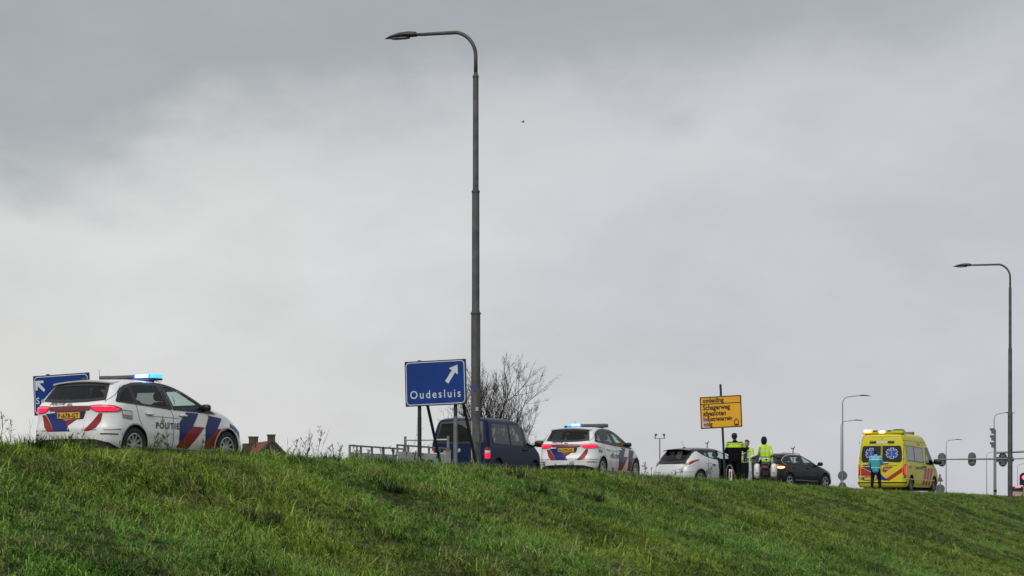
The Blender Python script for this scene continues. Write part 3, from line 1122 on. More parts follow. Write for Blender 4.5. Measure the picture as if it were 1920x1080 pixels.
MB().tube([(0, 0, zof(860.5)), (xof(1990), -.2, zof(859.5))], [.06, .05], 8).build('arm', M_FARPOLE, e, smooth='auto')
def oval(w, h, n=10):
    r = w / 2
    return [(r * math.cos(R(180 * i / n)), h / 2 - r + r * math.sin(R(180 * i / n))) for i in range(n + 1)] + [(-r * math.cos(R(180 * i / n)), -h / 2 + r - r * math.sin(R(180 * i / n))) for i in range(n + 1)]
for px, py, w, h in ((1766, 862, 15, 26), (1823, 861, 15, 26), (1881, 862, 15.5, 26)):
    k = D0 / F
    cx, cz = xof(px), zof(py)
    yy = -.2 * (cx / xof(1750)) if px < 1866 else 0
    b = MB().prism(oval(w * k, h * k), .06, lambda a, b_, c_: (cx + a, yy + .16 + c_, cz + b_)).build('signal_backboard', M_SIGBACK, e)
    MB().box((cx, yy + .11, cz), (w * k * .5, .14, h * k * .8), bev=.05).build('signal_housing', M_SIGBACK, b)
    if px == 1881:
        MB().box((cx, yy + .06, cz + .02), (1.2, .05, .46), bev=.08).build('sign_back', M_SIGBACK, b)
        MB().prism([(.75 + .28 * math.cos(R(45 * i + 22)), .28 * math.sin(R(45 * i + 22))) for i in range(8)], .04, lambda a, b_, c_: (cx + a, yy + .1 + c_, cz + b_ + .03)).build('sign_back', M_SIGBACK, b)
for py in (808, 821, 834):
    sgn = MB().box((-.2, 0, zof(py)), (.28, .3, .5), bev=.04).build('signal_head', M_SIGBACK, e)
    MB().tube([(-.32, .0, zof(py) + .16), (-.46, 0, zof(py) + .12)], [.12, .11], 8).build('visor', M_SIGBACK, sgn)
# low signal showing red at the right
q = at(1919.5, 190)
e = empty('traffic_light', (q.x, q.y, ZR - .2))
tag(e, 'black backed traffic light showing red above the red car', 'traffic light')
z0 = at(0, 190, 898.5).z - (ZR - .2)
MB().tube([(0, 0, -.2), (0, 0, z0)], .06, 8).build('post', M_FARPOLE, e, smooth='auto')
bb = MB().prism(oval(.66, .98)[:11] + [(-.33, -.45), (.33, -.45)], .04, lambda a, b_, c_: (a, -.08 - c_, z0 + b_)).build('backboard', M_TRIM, e)
MB().lathe([(.0001, -.02), (.11, -.012), (.15, .02)], c=(0, -.15, z0 + .13), axis='Y', n=18).build('red_lamp', mat('red_signal_on', (.6, .01, .03), .3, emis=(1, .05, .09), es=5.0), bb, smooth=True)
for dz in (-.12, -.33):
    MB().lathe([(.0001, -.02), (.085, -.012), (.10, .02)], c=(0, -.14, z0 + dz), axis='Y', n=14).build('dark_lamp', M_BLACK, bb, smooth=True)

# round and triangular signs seen from behind
def back_sign(px, py, d, rpx, low, lab, low_poly):
    b = at(px, d)
    e = empty('road_sign', (b.x, b.y, ZR - .2))
    tag(e, lab, 'road sign', 'signs seen from behind')
    k = d / F
    zz = at(0, d, py).z - (ZR - .2)
    MB().tube([(0, 0, -.2), (0, 0, zz + rpx * k * .8)], .05, 8).build('post', M_FARPOLE, e)
    cz = zz if low_poly != 'tri_top' else zz - 21 * k
    MB().prism([(rpx * k * math.cos(R(15 * i)), rpx * k * math.sin(R(15 * i))) for i in range(24)], .03, lambda a, c, y: (a, .06 + y, cz + c)).build('round_plate', M_SIGBACK, e)
    if low_poly == 'trap':
        MB().prism([(-11 * k, -11 * k), (11 * k, -11 * k), (5 * k, 4 * k), (-5 * k, 4 * k)], .03, lambda a, c, y: (a, .11 + y, zz - 17 * k + c)).build('lower_plate', M_SIGBACK, e)
    else:
        MB().prism([(-5 * k, -7 * k), (6 * k, -7 * k), (-1 * k, 8 * k)], .03, lambda a, c, y: (a, .11 + y, zz + c)).build('triangle_plate', M_SIGBACK, e)
back_sign(1580, 892, 200, 9, True, 'round sign back with a wider plate below, left of the ambulance', 'trap')
back_sign(1763, 896, 205, 9, True, 'triangular sign back above a round one at the ambulance nose', 'tri_top')

# ------------------------------------------------------------------ farmhouse beyond the embankment
M_BRICK = mat('old_brown_brick', (.085, .075, .055), .9, var=.35, scale=3, bump=.3)
M_ROOF = mat('red_roof_tiles', (.20, .055, .040), .8, var=.35, scale=2)
q = at(510, 250)
e = empty('farmhouse', (q.x, q.y, 0), R(17))
tag(e, 'brick farmhouse with red tiled roof and two chimneys', 'house')
rg = at(0, 250, 826).z
hw, L, ev = 4.2, 9.0, rg - 4.4
wall = MB().prism([(-hw, 0), (hw, 0), (hw, ev), (0, rg - .12), (-hw, ev)], L, lambda a, b, c: (a, c, b)).build('wall', M_BRICK, e)
roof = MB()
for sx in (-1, 1):
    nrow = 22
    for i in range(nrow):          # overlapping courses
        f0, f1 = i / nrow, (i + 1) / nrow
        a0, a1 = (hw + .2) * f0, (hw + .2) * f1
        z0_, z1_ = rg - (rg - ev) * f0 * 1.03, rg - (rg - ev) * f1 * 1.03
        roof.add([(sx * a0, .12, z0_ + .02), (sx * a1, .12, z1_ + .07), (sx * a1, L - .12, z1_ + .07), (sx * a0, L - .12, z0_ + .02),
                  (sx * a0, .12, z0_ - .08), (sx * a1, .12, z1_ - .05), (sx * a1, L - .12, z1_ - .05), (sx * a0, L - .12, z0_ - .08)],
                 [(0, 1, 2, 3), (7, 6, 5, 4), (1, 5, 6, 2), (0, 4, 5, 1), (3, 2, 6, 7)])
roof = roof.build('roof', M_ROOF, e)
for sx in (-1, 1):
    MB().prism([(sx * .0, rg - .1), (sx * (hw + .25), ev - .25), (sx * (hw + .25), ev + .12), (0, rg + .22)], .3, lambda a, b, c: (a, -.1 + c, b)).build('gable_coping', M_BRICK, e)
for y, top, wd in ((.35, 815, .66), (L - .5, 819, .85)):
    zt = at(0, 250 + y, top).z
    ch = MB().box((0 if y < 1 else -.15, y, (zt + rg) / 2 - .3), (wd, .6, zt - rg + .6)).build('chimney', M_BRICK, roof)
    MB().box((0 if y < 1 else -.15, y, zt - .05), (wd + .1, .7, .14)).build('chimney_cap', M_BRICK, ch)
MB().box((-1.1, L - 1.6, rg - .75), (.7, .6, 1.3)).build('chimney', M_BRICK, roof)
MB().tube([(-.6, 5.2, rg - .6), (-.6, 5.2, rg + .55)], .05, 6).build('vent_pipe', M_TRIM, roof)
for x in (-2.2, 0, 2.2):
    wdw = MB().box((x, -.01, 2.0), (1.0, .06, 1.4)).build('window', M_SIGNW, e)
    MB().box((x, -.045, 2.0), (.84, .02, 1.24)).build('pane', M_GDARK, wdw)

# ------------------------------------------------------------------ leafless trees and shrubs
M_BARK = mat('wet_dark_bark', (.030, .026, .023), .9, var=.3, scale=3)
M_TWIG = mat('twig_bark', (.034, .029, .027), .9, var=.3, scale=1)
def bare_tree(name, label, base, stems, depth, seed, spread=.55, mt_t=M_BARK, mt_c=M_TWIG, group=None, cat='tree', twig=.006, keep=.74, more=0):
    rd = random.Random(seed)
    e = empty(name, base)
    tag(e, label, cat, group)
    tr, cr = MB(), MB()
    def grow(p, d, L, r, lv):
        n = 4
        pts, rad = [p], [r]
        for i in range(n):
            d = (d + Vector((rd.uniform(-1, 1), rd.uniform(-1, 1), rd.uniform(-.5, .9))) * .13).normalized()
            p = p + d * L / n
            pts.append(p)
            rad.append(max(twig * .7, r * (1 - .42 * (i + 1) / n)))
        (tr if lv >= depth - 1 else cr).tube(pts, rad, 6 if lv >= depth - 1 else (4 if lv > 1 else 3), caps=False)
        if lv == 0: return
        for k in range((rd.choice((3, 3, 4)) if lv > 1 else rd.choice((3, 4, 5))) + (more if lv > 2 else 0)):
            f = rd.uniform(.3, 1.0) if k else 1.0
            i = min(n - 1, int(f * n))
            q = pts[i].lerp(pts[i + 1], f * n - i) if f < 1 else pts[-1]
            a, b = frame_of(d)
            th = rd.uniform(0, 6.28)
            sp = spread * rd.uniform(.55, 1.25) if k else spread * .35
            nd = (d + (a * math.cos(th) + b * math.sin(th)) * sp * 1.3 + Vector((0, 0, .16))).normalized()
            grow(q, nd, L * rd.uniform(keep - .12, keep + .08), max(twig, rad[i] * rd.uniform(.5, .72)), lv - 1)
    for off, d, L, r in stems:
        grow(Vector(off), Vector(d).normalized(), L, r, depth)
    tr.build('trunk', mt_t, e, smooth=True, fix=False)
    cr.build('crown', mt_c, e, smooth=True, fix=False)
    return e
q = at(926, 118)
tz = ground_z(q.x, q.y)
bare_tree('bare_tree', 'spreading leafless tree behind the blue van', (q.x, q.y, tz),
          [((k * .05, (k % 3) * .15, -.3), (dx_, .1 * math.sin(k * 2.1), 1), L_, r_) for k, (dx_, L_, r_) in enumerate(((-.24, 3.9, .06), (-.16, 4.1, .07), (-.09, 4.0, .08), (-.03, 4.3, .12), (.03, 4.1, .08), (.08, 4.0, .10), (.13, 3.8, .08), (.0, 4.2, .07), (-.30, 3.7, .05)))],
          5, 8, spread=.60, keep=.55, twig=.0052, more=1)
q = at(757, 105)
bare_tree('bare_shrub', 'leafless shrub between the trailer and the blue van', (q.x, q.y, 0),
          [((0, 0, -.2), (-.15, 0, 1), 2.6, .05), ((.3, 0, -.2), (.2, .1, 1), 2.5, .05), ((.5, .2, -.2), (.1, -.1, 1), 2.3, .05)], 4, 11, spread=.75, group='leafless shrubs beyond the road', cat='shrub', keep=.66)
q = at(552, 120)
bare_tree('bare_shrub', 'leafless shrub right of the farmhouse', (q.x, q.y, 0),
          [((k * .32 - .9, 0, -.2), (rng.uniform(-.12, .12), 0, 1), 4.0 + .15 * math.sin(k * 2), .035) for k in range(6)], 3, 21, spread=.32, group='leafless shrubs beyond the road', cat='shrub', keep=.42)
q = at(372, 150)
bare_tree('bare_tree', 'leafless treetop above the bonnet of the police car', (q.x, q.y, 0),
          [((0, 0, -.2), (-.12, 0, 1), 6.0, .10), ((.4, 0, -.2), (.06, 0, 1), 5.4, .08)], 4, 31, spread=.42, cat='tree', keep=.42, twig=.008)
q = at(30, 110)
bare_tree('bare_shrub', 'leafless shrub left of the half hidden blue sign', (q.x, q.y, 0),
          [((k * .28 - .8, 0, -.2), (rng.uniform(-.15, .2), 0, 1), 3.9 + .2 * math.sin(k * 3), .035) for k in range(6)], 3, 41, spread=.36, group='leafless shrubs beyond the road', cat='shrub', keep=.46)
# ------------------------------------------------------------------ police cars
def rows_of(core, rear, front):
    """core: z, xr, xf, w ; rear/front: (z, rx, ry, bulge) tables interpolated over z"""
    core = np.array(core, float)
    ra, fa = np.array(rear, float), np.array(front, float)
    q = [np.interp(core[:, 0], ra[:, 0], ra[:, k]) for k in (1, 2, 3)] + [np.interp(core[:, 0], fa[:, 0], fa[:, k]) for k in (1, 2, 3)]
    return np.column_stack([core] + q)

WM_POL = wheel_meshes(.325, .205, .215, 10, M_RUB, M_RIM, M_RIMD, 'police')
M_LB_BLACK = mat('lightbar_black', (.02, .02, .022), .3)
M_LB_GREY = mat('lightbar_smoked_lens', (.10, .095, .10), .12, coat=.6)
M_LB_BLUE = mat('lightbar_blue_lens', (.01, .03, .5), .12, coat=.6, emis=(.02, .07, 1.0), es=.5)
M_LB_ON = mat('lightbar_lit_blue', (.1, .4, 1.0), .2, emis=(.45, .78, 1.0), es=5.0)
M_LB_ON2 = mat('lightbar_lit_deep_blue', (.05, .2, 1.0), .2, emis=(.015, .13, 1.0), es=2.4)
M_LB_ON3 = mat('lightbar_lit_azure', (.05, .2, 1.0), .2, emis=(.03, .26, 1.0), es=2.6)
M_STK = mat('grey_sticker_frame', (.25, .25, .26), .5)

def police_car(label, loc, heading, plate_txt, lit_side):
    rows = rows_of([(.18, .30, 4.15, .78), (.26, .10, 4.32, .85), (.42, .0, 4.41, .885), (.60, .0, 4.42, .897), (.70, .03, 4.36, .897), (.80, .05, 4.26, .893),
                    (.88, .055, 4.08, .887), (.96, .06, 3.84, .878), (1.03, .085, 3.50, .865), (1.09, .14, 3.22, .845), (1.20, .225, 2.94, .795), (1.32, .315, 2.68, .735),
                    (1.42, .385, 2.42, .68), (1.465, .43, 2.26, .645), (1.50, .53, 2.10, .59), (1.53, .77, 1.95, .49), (1.55, 1.05, 1.80, .32), (1.557, 1.3, 1.7, .14)],
                   [(.18, .3, .3, .03), (.42, .36, .34, .07), (.9, .38, .29, .07), (1.03, .36, .24, .06), (1.2, .34, .15, .06), (1.42, .3, .12, .06), (1.56, .3, .3, .05)],
                   [(.18, .35, .35, .1), (.5, .62, .45, .18), (.8, .85, .45, .18), (.96, .6, .42, .12), (1.05, .35, .36, .12), (1.2, .3, .2, .12), (1.56, .3, .2, .1)])
    V = Vehicle('police_car', label, 'police car', rows, loc, heading, 'white police cars with red and blue stripes')
    # windows
    q_r = [(.40, 1.085), (.80, 1.060), (.80, 1.405), (.62, 1.345), (.48, 1.24)]
    V.window('side', [(.34, 1.090), (.50, 1.080), (.785, 1.062), (.785, 1.405), (.66, 1.375), (.52, 1.29), (.42, 1.19)], M_GMID, M_TRIM, tw=.03)
    V.window('side', [(.825, 1.058), (1.72, 1.005), (1.64, 1.462), (1.2, 1.462), (.95, 1.44), (.825, 1.413)], M_GMID, M_TRIM, tw=.035)
    V.window('side', [(1.85, .998), (2.86, .965), (2.90, .985), (2.62, 1.185), (2.30, 1.36), (2.08, 1.435), (1.90, 1.462), (1.77, 1.462)], M_GCLEAR, M_TRIM, tw=.04)
    V.strip('pillar_cover', 'side', [(1.775, 1.0), (1.70, 1.462)], .12, M_TRIM, off=.008)
    V.strip('pillar_cover', 'side', [(.805, 1.06), (.805, 1.41)], .05, M_TRIM, off=.008)
    V.strip('drip_moulding', 'side', [(.34, 1.10), (.50, 1.30), (.66, 1.39), (.95, 1.452), (1.3, 1.478), (1.9, 1.476), (2.3, 1.38), (2.62, 1.20), (2.93, .985)], .028, M_TRIM, off=.008)
    V.patch('mirror_triangle', 'side', [(2.80, .965), (3.12, .955), (2.86, 1.06), (2.74, 1.12)], M_TRIM, off=.011)
    V.window('rear', [(-.66, 1.125), (-.35, 1.095), (0, 1.085), (.35, 1.095), (.66, 1.125), (.655, 1.17), (.575, 1.435), (.3, 1.45), (0, 1.455), (-.3, 1.45), (-.575, 1.435), (-.655, 1.17)], M_GDARK, M_TRIM, tw=.055, name='rear_window')
    V.window('front', [(-.66, 1.08), (.66, 1.08), (.56, 1.42), (-.56, 1.42)], M_GCLEAR, M_TRIM, tw=.05, name='windscreen')
    # panel gaps
    for ln in ([(.81, 1.05), (.86, .80), (.98, .62), (1.10, .52), (1.16, .30)], [(1.78, 1.0), (1.84, .9), (1.84, .30)], [(2.90, .95), (2.88, .7), (2.84, .3)], [(1.16, .27), (2.84, .26)],
               [(.02, .585), (.20, .585), (.36, .60)]):
        V.strip('panel_gap', 'side', ln, .011, M_BLACK)
    V.strip('panel_gap', 'wrap', [(.66, 1.10), (.78, 1.22), (.80, 1.40)], .011, M_BLACK)
    V.strip('waist_line', 'side', [(1.15, .865), (2.0, .845)], .012, M_STK)
    # blue and red stripes
    V.patch('blue_stripe', 'side', [(2.24, .965), (2.60, .955), (2.42, .71), (1.97, .345), (2.015, .345), (2.015, .77)][:3] + [(2.015, .38), (2.015, .77)], M_BLUE)
    V.patch('red_stripe', 'side', [(2.42, .71), (2.77, .70), (2.30, .285), (1.95, .31), (2.015, .38)], M_RED)
    V.patch('blue_stripe', 'side', [(2.91, .925), (3.30, .885), (3.16, .685), (2.80, .40), (2.79, .70)], M_BLUE)
    V.patch('red_stripe', 'side', [(3.16, .685), (3.46, .675), (3.19, .60), (3.12, .47), (3.06, .30), (2.76, .28), (2.80, .40)], M_RED)
    V.patch('blue_stripe', 'side', [(3.60, .80), (3.86, .74), (3.98, .62), (3.92, .52), (3.80, .63), (3.54, .69)], M_BLUE)
    V.patch('red_stripe', 'rear', [(.62, .875), (.53, .875), (.27, .565), (.44, .565), (.54, .66)], M_RED)
    V.patch('blue_stripe', 'rear', [(.53, .895), (.20, .915), (.17, .79), (.06, .77), (-.08, .565), (.27, .565)], M_BLUE)
    V.patch('red_stripe', 'rear', [(.06, .77), (-.19, .785), (-.01, .66)], M_RED)
    V.patch('red_stripe', 'rear', [(-.665, .885), (-.60, .885), (-.60, .70), (-.545, .62), (-.40, .565), (-.36, .565)][:1] + [(-.645, .74), (-.57, .62), (-.44, .565), (-.35, .565), (-.60, .885)], M_RED)
    V.patch('red_band', 'rear', [(.43, .935), (.43, 1.022), (0, 1.03), (-.43, 1.022), (-.43, .935), (0, .93)], mat('dark_red_film', (.17, .008, .010), .3, var=.1, coat=.4))
    V.patch('plate_recess', 'rear', [(.30, .93), (-.36, .93), (-.31, .785), (.28, .785)], mat('recess_dark_blue', (.012, .014, .05), .5), off=.006)
    plate(V, .855, plate_txt)
    # lights
    for sd in (-1, 1):
        lt = V.patch('tail_light', 'wrap', [(.36, 1.018), (.58, 1.035), (.80, 1.032), (.95, 1.00), (1.04, .965), (.96, .912), (.72, .902), (.58, .902), (.46, .955)], M_TAIL, off=.012, sides=(sd,), thick=.03, rnd=1)[0]
        V.patch('lit_segment', 'wrap', [(.43, 1.006), (.60, 1.018), (.80, 1.015), (.92, .985), (.80, .99), (.60, .99), (.48, .99)], M_TAILHOT, off=.018, sides=(sd,), parent=lt, rnd=1)
        V.patch('lit_segment', 'wrap', [(.46, .982), (.56, .975), (.94, .980), (.98, .955), (.90, .926), (.72, .918), (.56, .92)], M_TAILON, off=.016, sides=(sd,), parent=lt, rnd=1)
        V.patch('bumper_slit', 'wrap', [(.66, .50), (.98, .50), (.98, .52), (.66, .525)], M_TRIM, sides=(sd,))
        V.patch('headlight', 'side', [(3.78, .76), (4.02, .77), (4.22, .70), (4.15, .62), (3.95, .66)], M_WLENS, off=.01, sides=(sd,), thick=.02, rnd=1)
    V.patch('diffuser', 'wrap', [(0, .43), (.55, .42), (.80, .36), (.95, .26), (.95, .20), (0, .20)], M_TRIM, off=.008)
    V.strip('chrome_strip', 'rear', [(-.55, .315), (.55, .315)], .022, M_STK, off=.012)
    h, n = V.hit('rear', 0, 1.045)
    MB().lathe([(.0001, -.012), (.03, -.014), (.052, -.004), (.054, .01)], c=(h.x - .006, 0, 1.035), axis='X', n=20).build('badge', M_RIM, V.root, smooth='auto')
    V.text('lettering', 'rear', 'POLITIE', .46, 1.048, .072, M_BLACK, width=.36, shear=.35, spacing=1.2, bold=.002)
    for sd in (-1, 1):
        V.text('lettering', 'side', 'POLITIE', 1.33 if sd < 0 else 2.0, .645, .155, M_BLACK, side=sd, width=.67, spacing=1.25, bold=.004)
        a0 = 1.52 if sd < 0 else 1.81
        V.patch('flame_emblem', 'side', [(a0 - .03, .74), (a0 - .055, .80), (a0 - .02, .79), (a0 + .01, .90), (a0 + .02, .80), (a0 + .055, .83), (a0 + .03, .74)], mat('gold_emblem', (.35, .25, .08), .4), off=.010, sides=(sd,), sp=.03)
        V.patch('warning_sticker', 'side', [(.40, .80), (.67, .78), (.67, .94), (.40, .955)], mat('sticker_white', (.66, .66, .66), .5), off=.005, sides=(sd,))
        V.ring('sticker_frame', 'side', [(.40, .80), (.67, .78), (.67, .94), (.40, .955)], .014, M_STK, off=.008, sides=(sd,))
        V.patch('sticker_bar', 'side', [(.42, .80), (.65, .785), (.65, .855), (.42, .87)], M_STK, off=.008, sides=(sd,))
        for hx in (1.05, 2.02):
            hh, nn = V.hit('side', hx + .1, .905, sd)
            hd = MB().blob((hx + .1, hh.y + sd * .03, .90), (.115, .018, .022), 2.5, n=8).build('door_handle', M_WHITE, V.root, smooth=True)
            V.patch('handle_shade', 'side', [(hx, .875), (hx + .2, .87), (hx + .2, .92), (hx, .925)], mat('handle_shadow_grey', (.2, .2, .2), .5), off=.003, sides=(sd,), parent=hd, rnd=1)  # flat grey patch painting the shade behind the handle
    mirror(V, 2.80, 1.07, .80, M_TRIM, .78)
    V.arch(.75, .325, .37, M_WHITE, M_WELL, .79)
    V.arch(3.48, .325, .37, M_WHITE, M_WELL, .79)
    add_wheels(V.root, WM_POL, (.75, 3.48), .79, .325)
    seats(V, (1.35, 2.2), .82, M_SEAT)
    MB().box((2.95, 0, .80), (.35, 1.4, .32), bev=.08).build('dashboard', M_DARK, V.root)
    V.finish([M_WHITE], lining=M_DARK)
    # roof spoiler
    sp_ = MB()
    vs = []
    for y in np.linspace(-.62, .62, 13):
        c = 1 - (y / .62) ** 2
        zt = 1.462 + .045 * c
        vs += [(.66, y, zt + .022), (.42 - .04 * c, y, zt - .004), (.43 - .04 * c, y, zt - .03), (.66, y, zt - .03)]
    sp_.add(vs, [(i * 4 + k, i * 4 + (k + 1) % 4, i * 4 + 4 + (k + 1) % 4, i * 4 + 4 + k) for i in range(12) for k in range(4)] + [(0, 1, 2, 3), (48, 49, 50, 51)])
    sp_.build('roof_spoiler', M_WHITE, V.root, smooth='auto')
    # light bar
    bx, bz = 1.80, 1.61
    lb = MB().box((bx, 0, bz - .035), (.26, 1.20, .04), bev=.012).box((bx, .42, bz - .065), (.12, .1, .05)).box((bx, -.42, bz - .065), (.12, .1, .05)).build('light_bar', M_LB_BLACK, V.root)
    s_ = lit_side
    MB().box((bx, -s_ * .12, bz + .02), (.24, .54, .062), bev=.02).build('smoked_lens', M_LB_GREY, lb)
    MB().box((bx, -s_ * .50, bz + .02), (.235, .22, .070), bev=.022).build('end_lens', M_LB_GREY, lb)
    ll = MB().box((bx, s_ * .335, bz + .02), (.25, .34, .072), bev=.022).build('lit_lens', M_LB_ON2, lb)
    MB().box((bx - .127, s_ * .335, bz + .022), (.012, .27, .048), bev=.004).box((bx + .127, s_ * .335, bz + .022), (.012, .27, .048), bev=.004).build('lit_core', M_LB_ON, ll)
    MB().box((bx, s_ * .555, bz + .02), (.235, .10, .074), bev=.02).build('lit_end_lens', M_LB_ON3, lb)
    MB().box((bx, s_ * .155, bz + .02), (.244, .03, .074), bev=.01).build('blue_lens', M_LB_BLUE, lb)
    MB().tube([(1.05, .1, 1.53), (1.03, .1, 1.74)], .004, 5).build('antenna', M_TRIM, V.root)
    MB().blob((.95, .35, 1.545), (.07, .05, .05), 2, n=8).build('antenna_pod', M_TRIM, V.root, smooth=True)
    MB().tube([(1.2, -.25, 1.55), (1.45, -.45, 1.56), (1.75, -.52, 1.555), (2.0, -.5, 1.53)], .006, 4).build('cable', M_STK, V.root)
    return V
police_car('police car with plate P-678-GT in front of the half hidden blue sign', (-8.06, 46.30, ZR - .07), 31.2, 'P-678-GT', -1).root.scale = (1, 1.10, 1)
police_car('police car with its left blue light lit, behind the white hatchback', (1.52, 73.5, ZR), 23.0, 'N-299-HL', 1)

# ------------------------------------------------------------------ blue van and its trailer
M_VBLUE = mat('dark_blue_van_paint', (.011, .020, .062), .3, metal=.0, var=.12, scale=2, coat=.0, spec=.08, dirt=(.02, .048, .042), dirtz=.3)
WM_VAN = wheel_meshes(.33, .21, .205, 5, M_RUB, M_RIM, M_RIMD, 'van')
rows = rows_of([(.22, .12, 4.6, .86), (.32, .03, 4.8, .92), (.5, 0, 4.9, .945), (.7, .0, 4.88, .95), (.9, .01, 4.75, .95), (1.02, .02, 4.5, .948), (1.12, .03, 4.25, .944), (1.2, .04, 4.02, .935), (1.3, .06, 3.88, .915),
                (1.5, .10, 3.62, .88), (1.7, .155, 3.32, .84), (1.8, .19, 3.12, .81), (1.86, .235, 2.95, .77), (1.91, .36, 2.7, .68), (1.945, .6, 2.4, .5), (1.96, .9, 2.1, .25)],
               [(.2, .14, .16, .03), (1.1, .13, .14, .03), (1.9, .16, .16, .03)], [(.2, .4, .4, .15), (.8, .5, .45, .2), (1.2, .3, .4, .15), (1.9, .25, .2, .12)])
V = Vehicle('van', 'dark blue passenger van behind the lamp post', 'van', rows, (-1.60, 77.0, ZR), 22.0)
V.window('rear', [(-.78, 1.15), (0, 1.13), (.78, 1.15), (.77, 1.3), (.68, 1.80), (0, 1.83), (-.68, 1.80), (-.77, 1.3)], glass('privacy_van_glass', (.03, .03, .032), .45), M_TRIM, tw=.06, name='rear_window')
V.window('side', [(.42, 1.20), (.46, 1.16), (1.74, 1.14), (1.78, 1.18), (1.78, 1.70), (1.74, 1.74), (.54, 1.74), (.48, 1.70)], M_GMID, M_TRIM)
V.window('side', [(1.86, 1.18), (1.90, 1.14), (2.90, 1.12), (2.94, 1.16), (2.90, 1.70), (2.86, 1.74), (1.90, 1.74), (1.86, 1.70)], M_GMID, M_TRIM)
V.window('side', [(3.05, 1.11), (3.98, 1.10), (3.86, 1.22), (3.40, 1.60), (3.18, 1.74), (2.98, 1.74)], M_GCLEAR, M_TRIM)
V.window('front', [(-.74, 1.27), (.74, 1.27), (.64, 1.76), (-.64, 1.76)], M_GCLEAR, M_TRIM, name='windscreen')
for sd in (-1, 1):
    lt = V.patch('tail_light', 'wrap', [(.80, 1.03), (1.02, 1.04), (1.03, .66), (.82, .66)], M_TAIL, off=.012, sides=(sd,), thick=.03, rnd=1)[0]
    V.patch('reversing_lens', 'wrap', [(.84, .93), (1.00, .93), (1.00, .85), (.84, .85)], M_WLENS, off=.017, sides=(sd,), parent=lt)
    V.patch('lit_segment', 'wrap', [(.84, .84), (1.00, .84), (1.00, .69), (.84, .69)], M_TAILON, off=.017, sides=(sd,), parent=lt)
    for hx in (2.85, 3.05):
        hh, nn = V.hit('side', hx + .08, 1.0, sd)
        MB().blob((hx + .08, hh.y + sd * .02, 1.0), (.09, .02, .03), 2.5, n=8).build('door_handle', M_VBLUE, V.root, smooth=True)
    V.patch('headlight', 'side', [(4.3, .98), (4.55, .93), (4.68, .76), (4.45, .76)], M_WLENS, off=.01, sides=(sd,), thick=.02, rnd=1)
for ln in ([(1.82, 1.8), (1.82, .40)], [(3.0, 1.8), (3.0, .35)], [(4.05, 1.1), (4.0, .4)], [(.35, 1.045), (4.0, 1.03)]):
    V.strip('panel_gap', 'side', ln, .013, M_BLACK)
V.strip('rubbing_strip', 'side', [(.4, .52), (3.95, .50)], .06, M_TRIM, off=.012)
V.patch('rear_bumper', 'wrap', [(0, .46), (1.15, .46), (1.15, .25), (0, .25)], M_VBLUE, off=.03, thick=.05)
h, n = V.hit('rear', 0, .93)
MB().lathe([(.0001, -.012), (.05, -.012), (.062, -.002), (.062, .01)], c=(h.x - .006, 0, .93), axis='X', n=20).build('badge', M_RIM, V.root, smooth='auto')
MB().tube([(.02, -.05, 1.16), (.02, .02, 1.2), (.10, .30, 1.28)], .012, 5).build('rear_wiper', M_TRIM, V.root)
plate(V, .42, None)
mirror(V, 3.85, 1.22, .93, M_TRIM, 1.25)
for x in (.86, 3.86):
    V.arch(x, .33, .385, M_VBLUE, M_WELL, .82)
add_wheels(V.root, WM_VAN, (.86, 3.86), .83, .33)
seats(V, (1.3, 2.2, 3.1), .95, M_SEAT, .42)
V.finish([M_VBLUE], lining=M_DARK)

M_ALU = mat('dull_aluminium', (.42, .43, .43), .5, metal=.3, var=.15, scale=5)
M_BOARD = mat('pale_weathered_board', (.52, .53, .52), .6, var=.18, scale=5)
e = empty('trailer', (-3.80, 70.0, ZR), R(90 - 18.5))
tag(e, 'open flatbed trailer with railed sides behind the blue van', 'trailer')
TL, TW, DK = 4.2, .70, .40
MB().box((TL / 2, 0, DK - .05), (TL, TW * 2, .08)).build('deck', mat('trailer_deck', (.05, .05, .05), .7), e)
for sd in (-1, 1):
    MB().box((TL / 2 - .1, sd * (TW + .015), DK + .17), (TL - .2, .025, .30)).build('side_board', M_BOARD, e)
    MB().box((TL / 2, sd * TW, DK + .50), (TL, .045, .045)).build('top_rail', M_GALV, e)
    for x in np.linspace(.03, TL - .03, 6):
        MB().box((x, sd * TW, DK + .24), (.05, .05, .54)).build('post', M_GALV, e)
    MB().tube([(.55, sd * TW, DK + .50), (.55, sd * TW, DK)], .025, 6).build('gate_bar', M_GALV, e)
    MB().box((TL, sd * .66, DK + .40), (.06, .06, .94)).build('headboard_post', M_GALV, e)
    MB().box((TL / 2, sd * (TW + .07), DK - .12), (1.4, .22, .05)).build('mudguard', M_TRIM, e)
for z in (.36, .76):
    MB().tube([(TL, -.66, DK + z), (TL, .66, DK + z)], .028, 6).build('headboard_bar', M_ALU, e)
MB().box((TL - .25, -TW - .02, DK + .26), (.45, .06, .36)).build('tool_box', M_BOARD, e)
MB().box((TL - .25, -TW - .053, DK + .44), (.45, .008, .05)).build('orange_band', mat('orange_band', (.55, .25, .02), .5), e)
wmt = wheel_meshes(.28, .17, .17, 5, M_RUB, M_RIM, M_RIMD, 'trailer')
add_wheels(e, wmt, (TL / 2 - .35, TL / 2 + .35), TW + .05, .28)
MB().tube([(TL - .1, .4, DK - .1), (TL + 1.3, 0, .45), (TL + 1.55, 0, .45)], .04, 6).tube([(TL - .1, -.4, DK - .1), (TL + 1.3, 0, .45)], .04, 6).tube([(TL + 1.2, 0, .45), (TL + 1.2, 0, -.0)], .03, 6).build('drawbar', M_GALV, e)
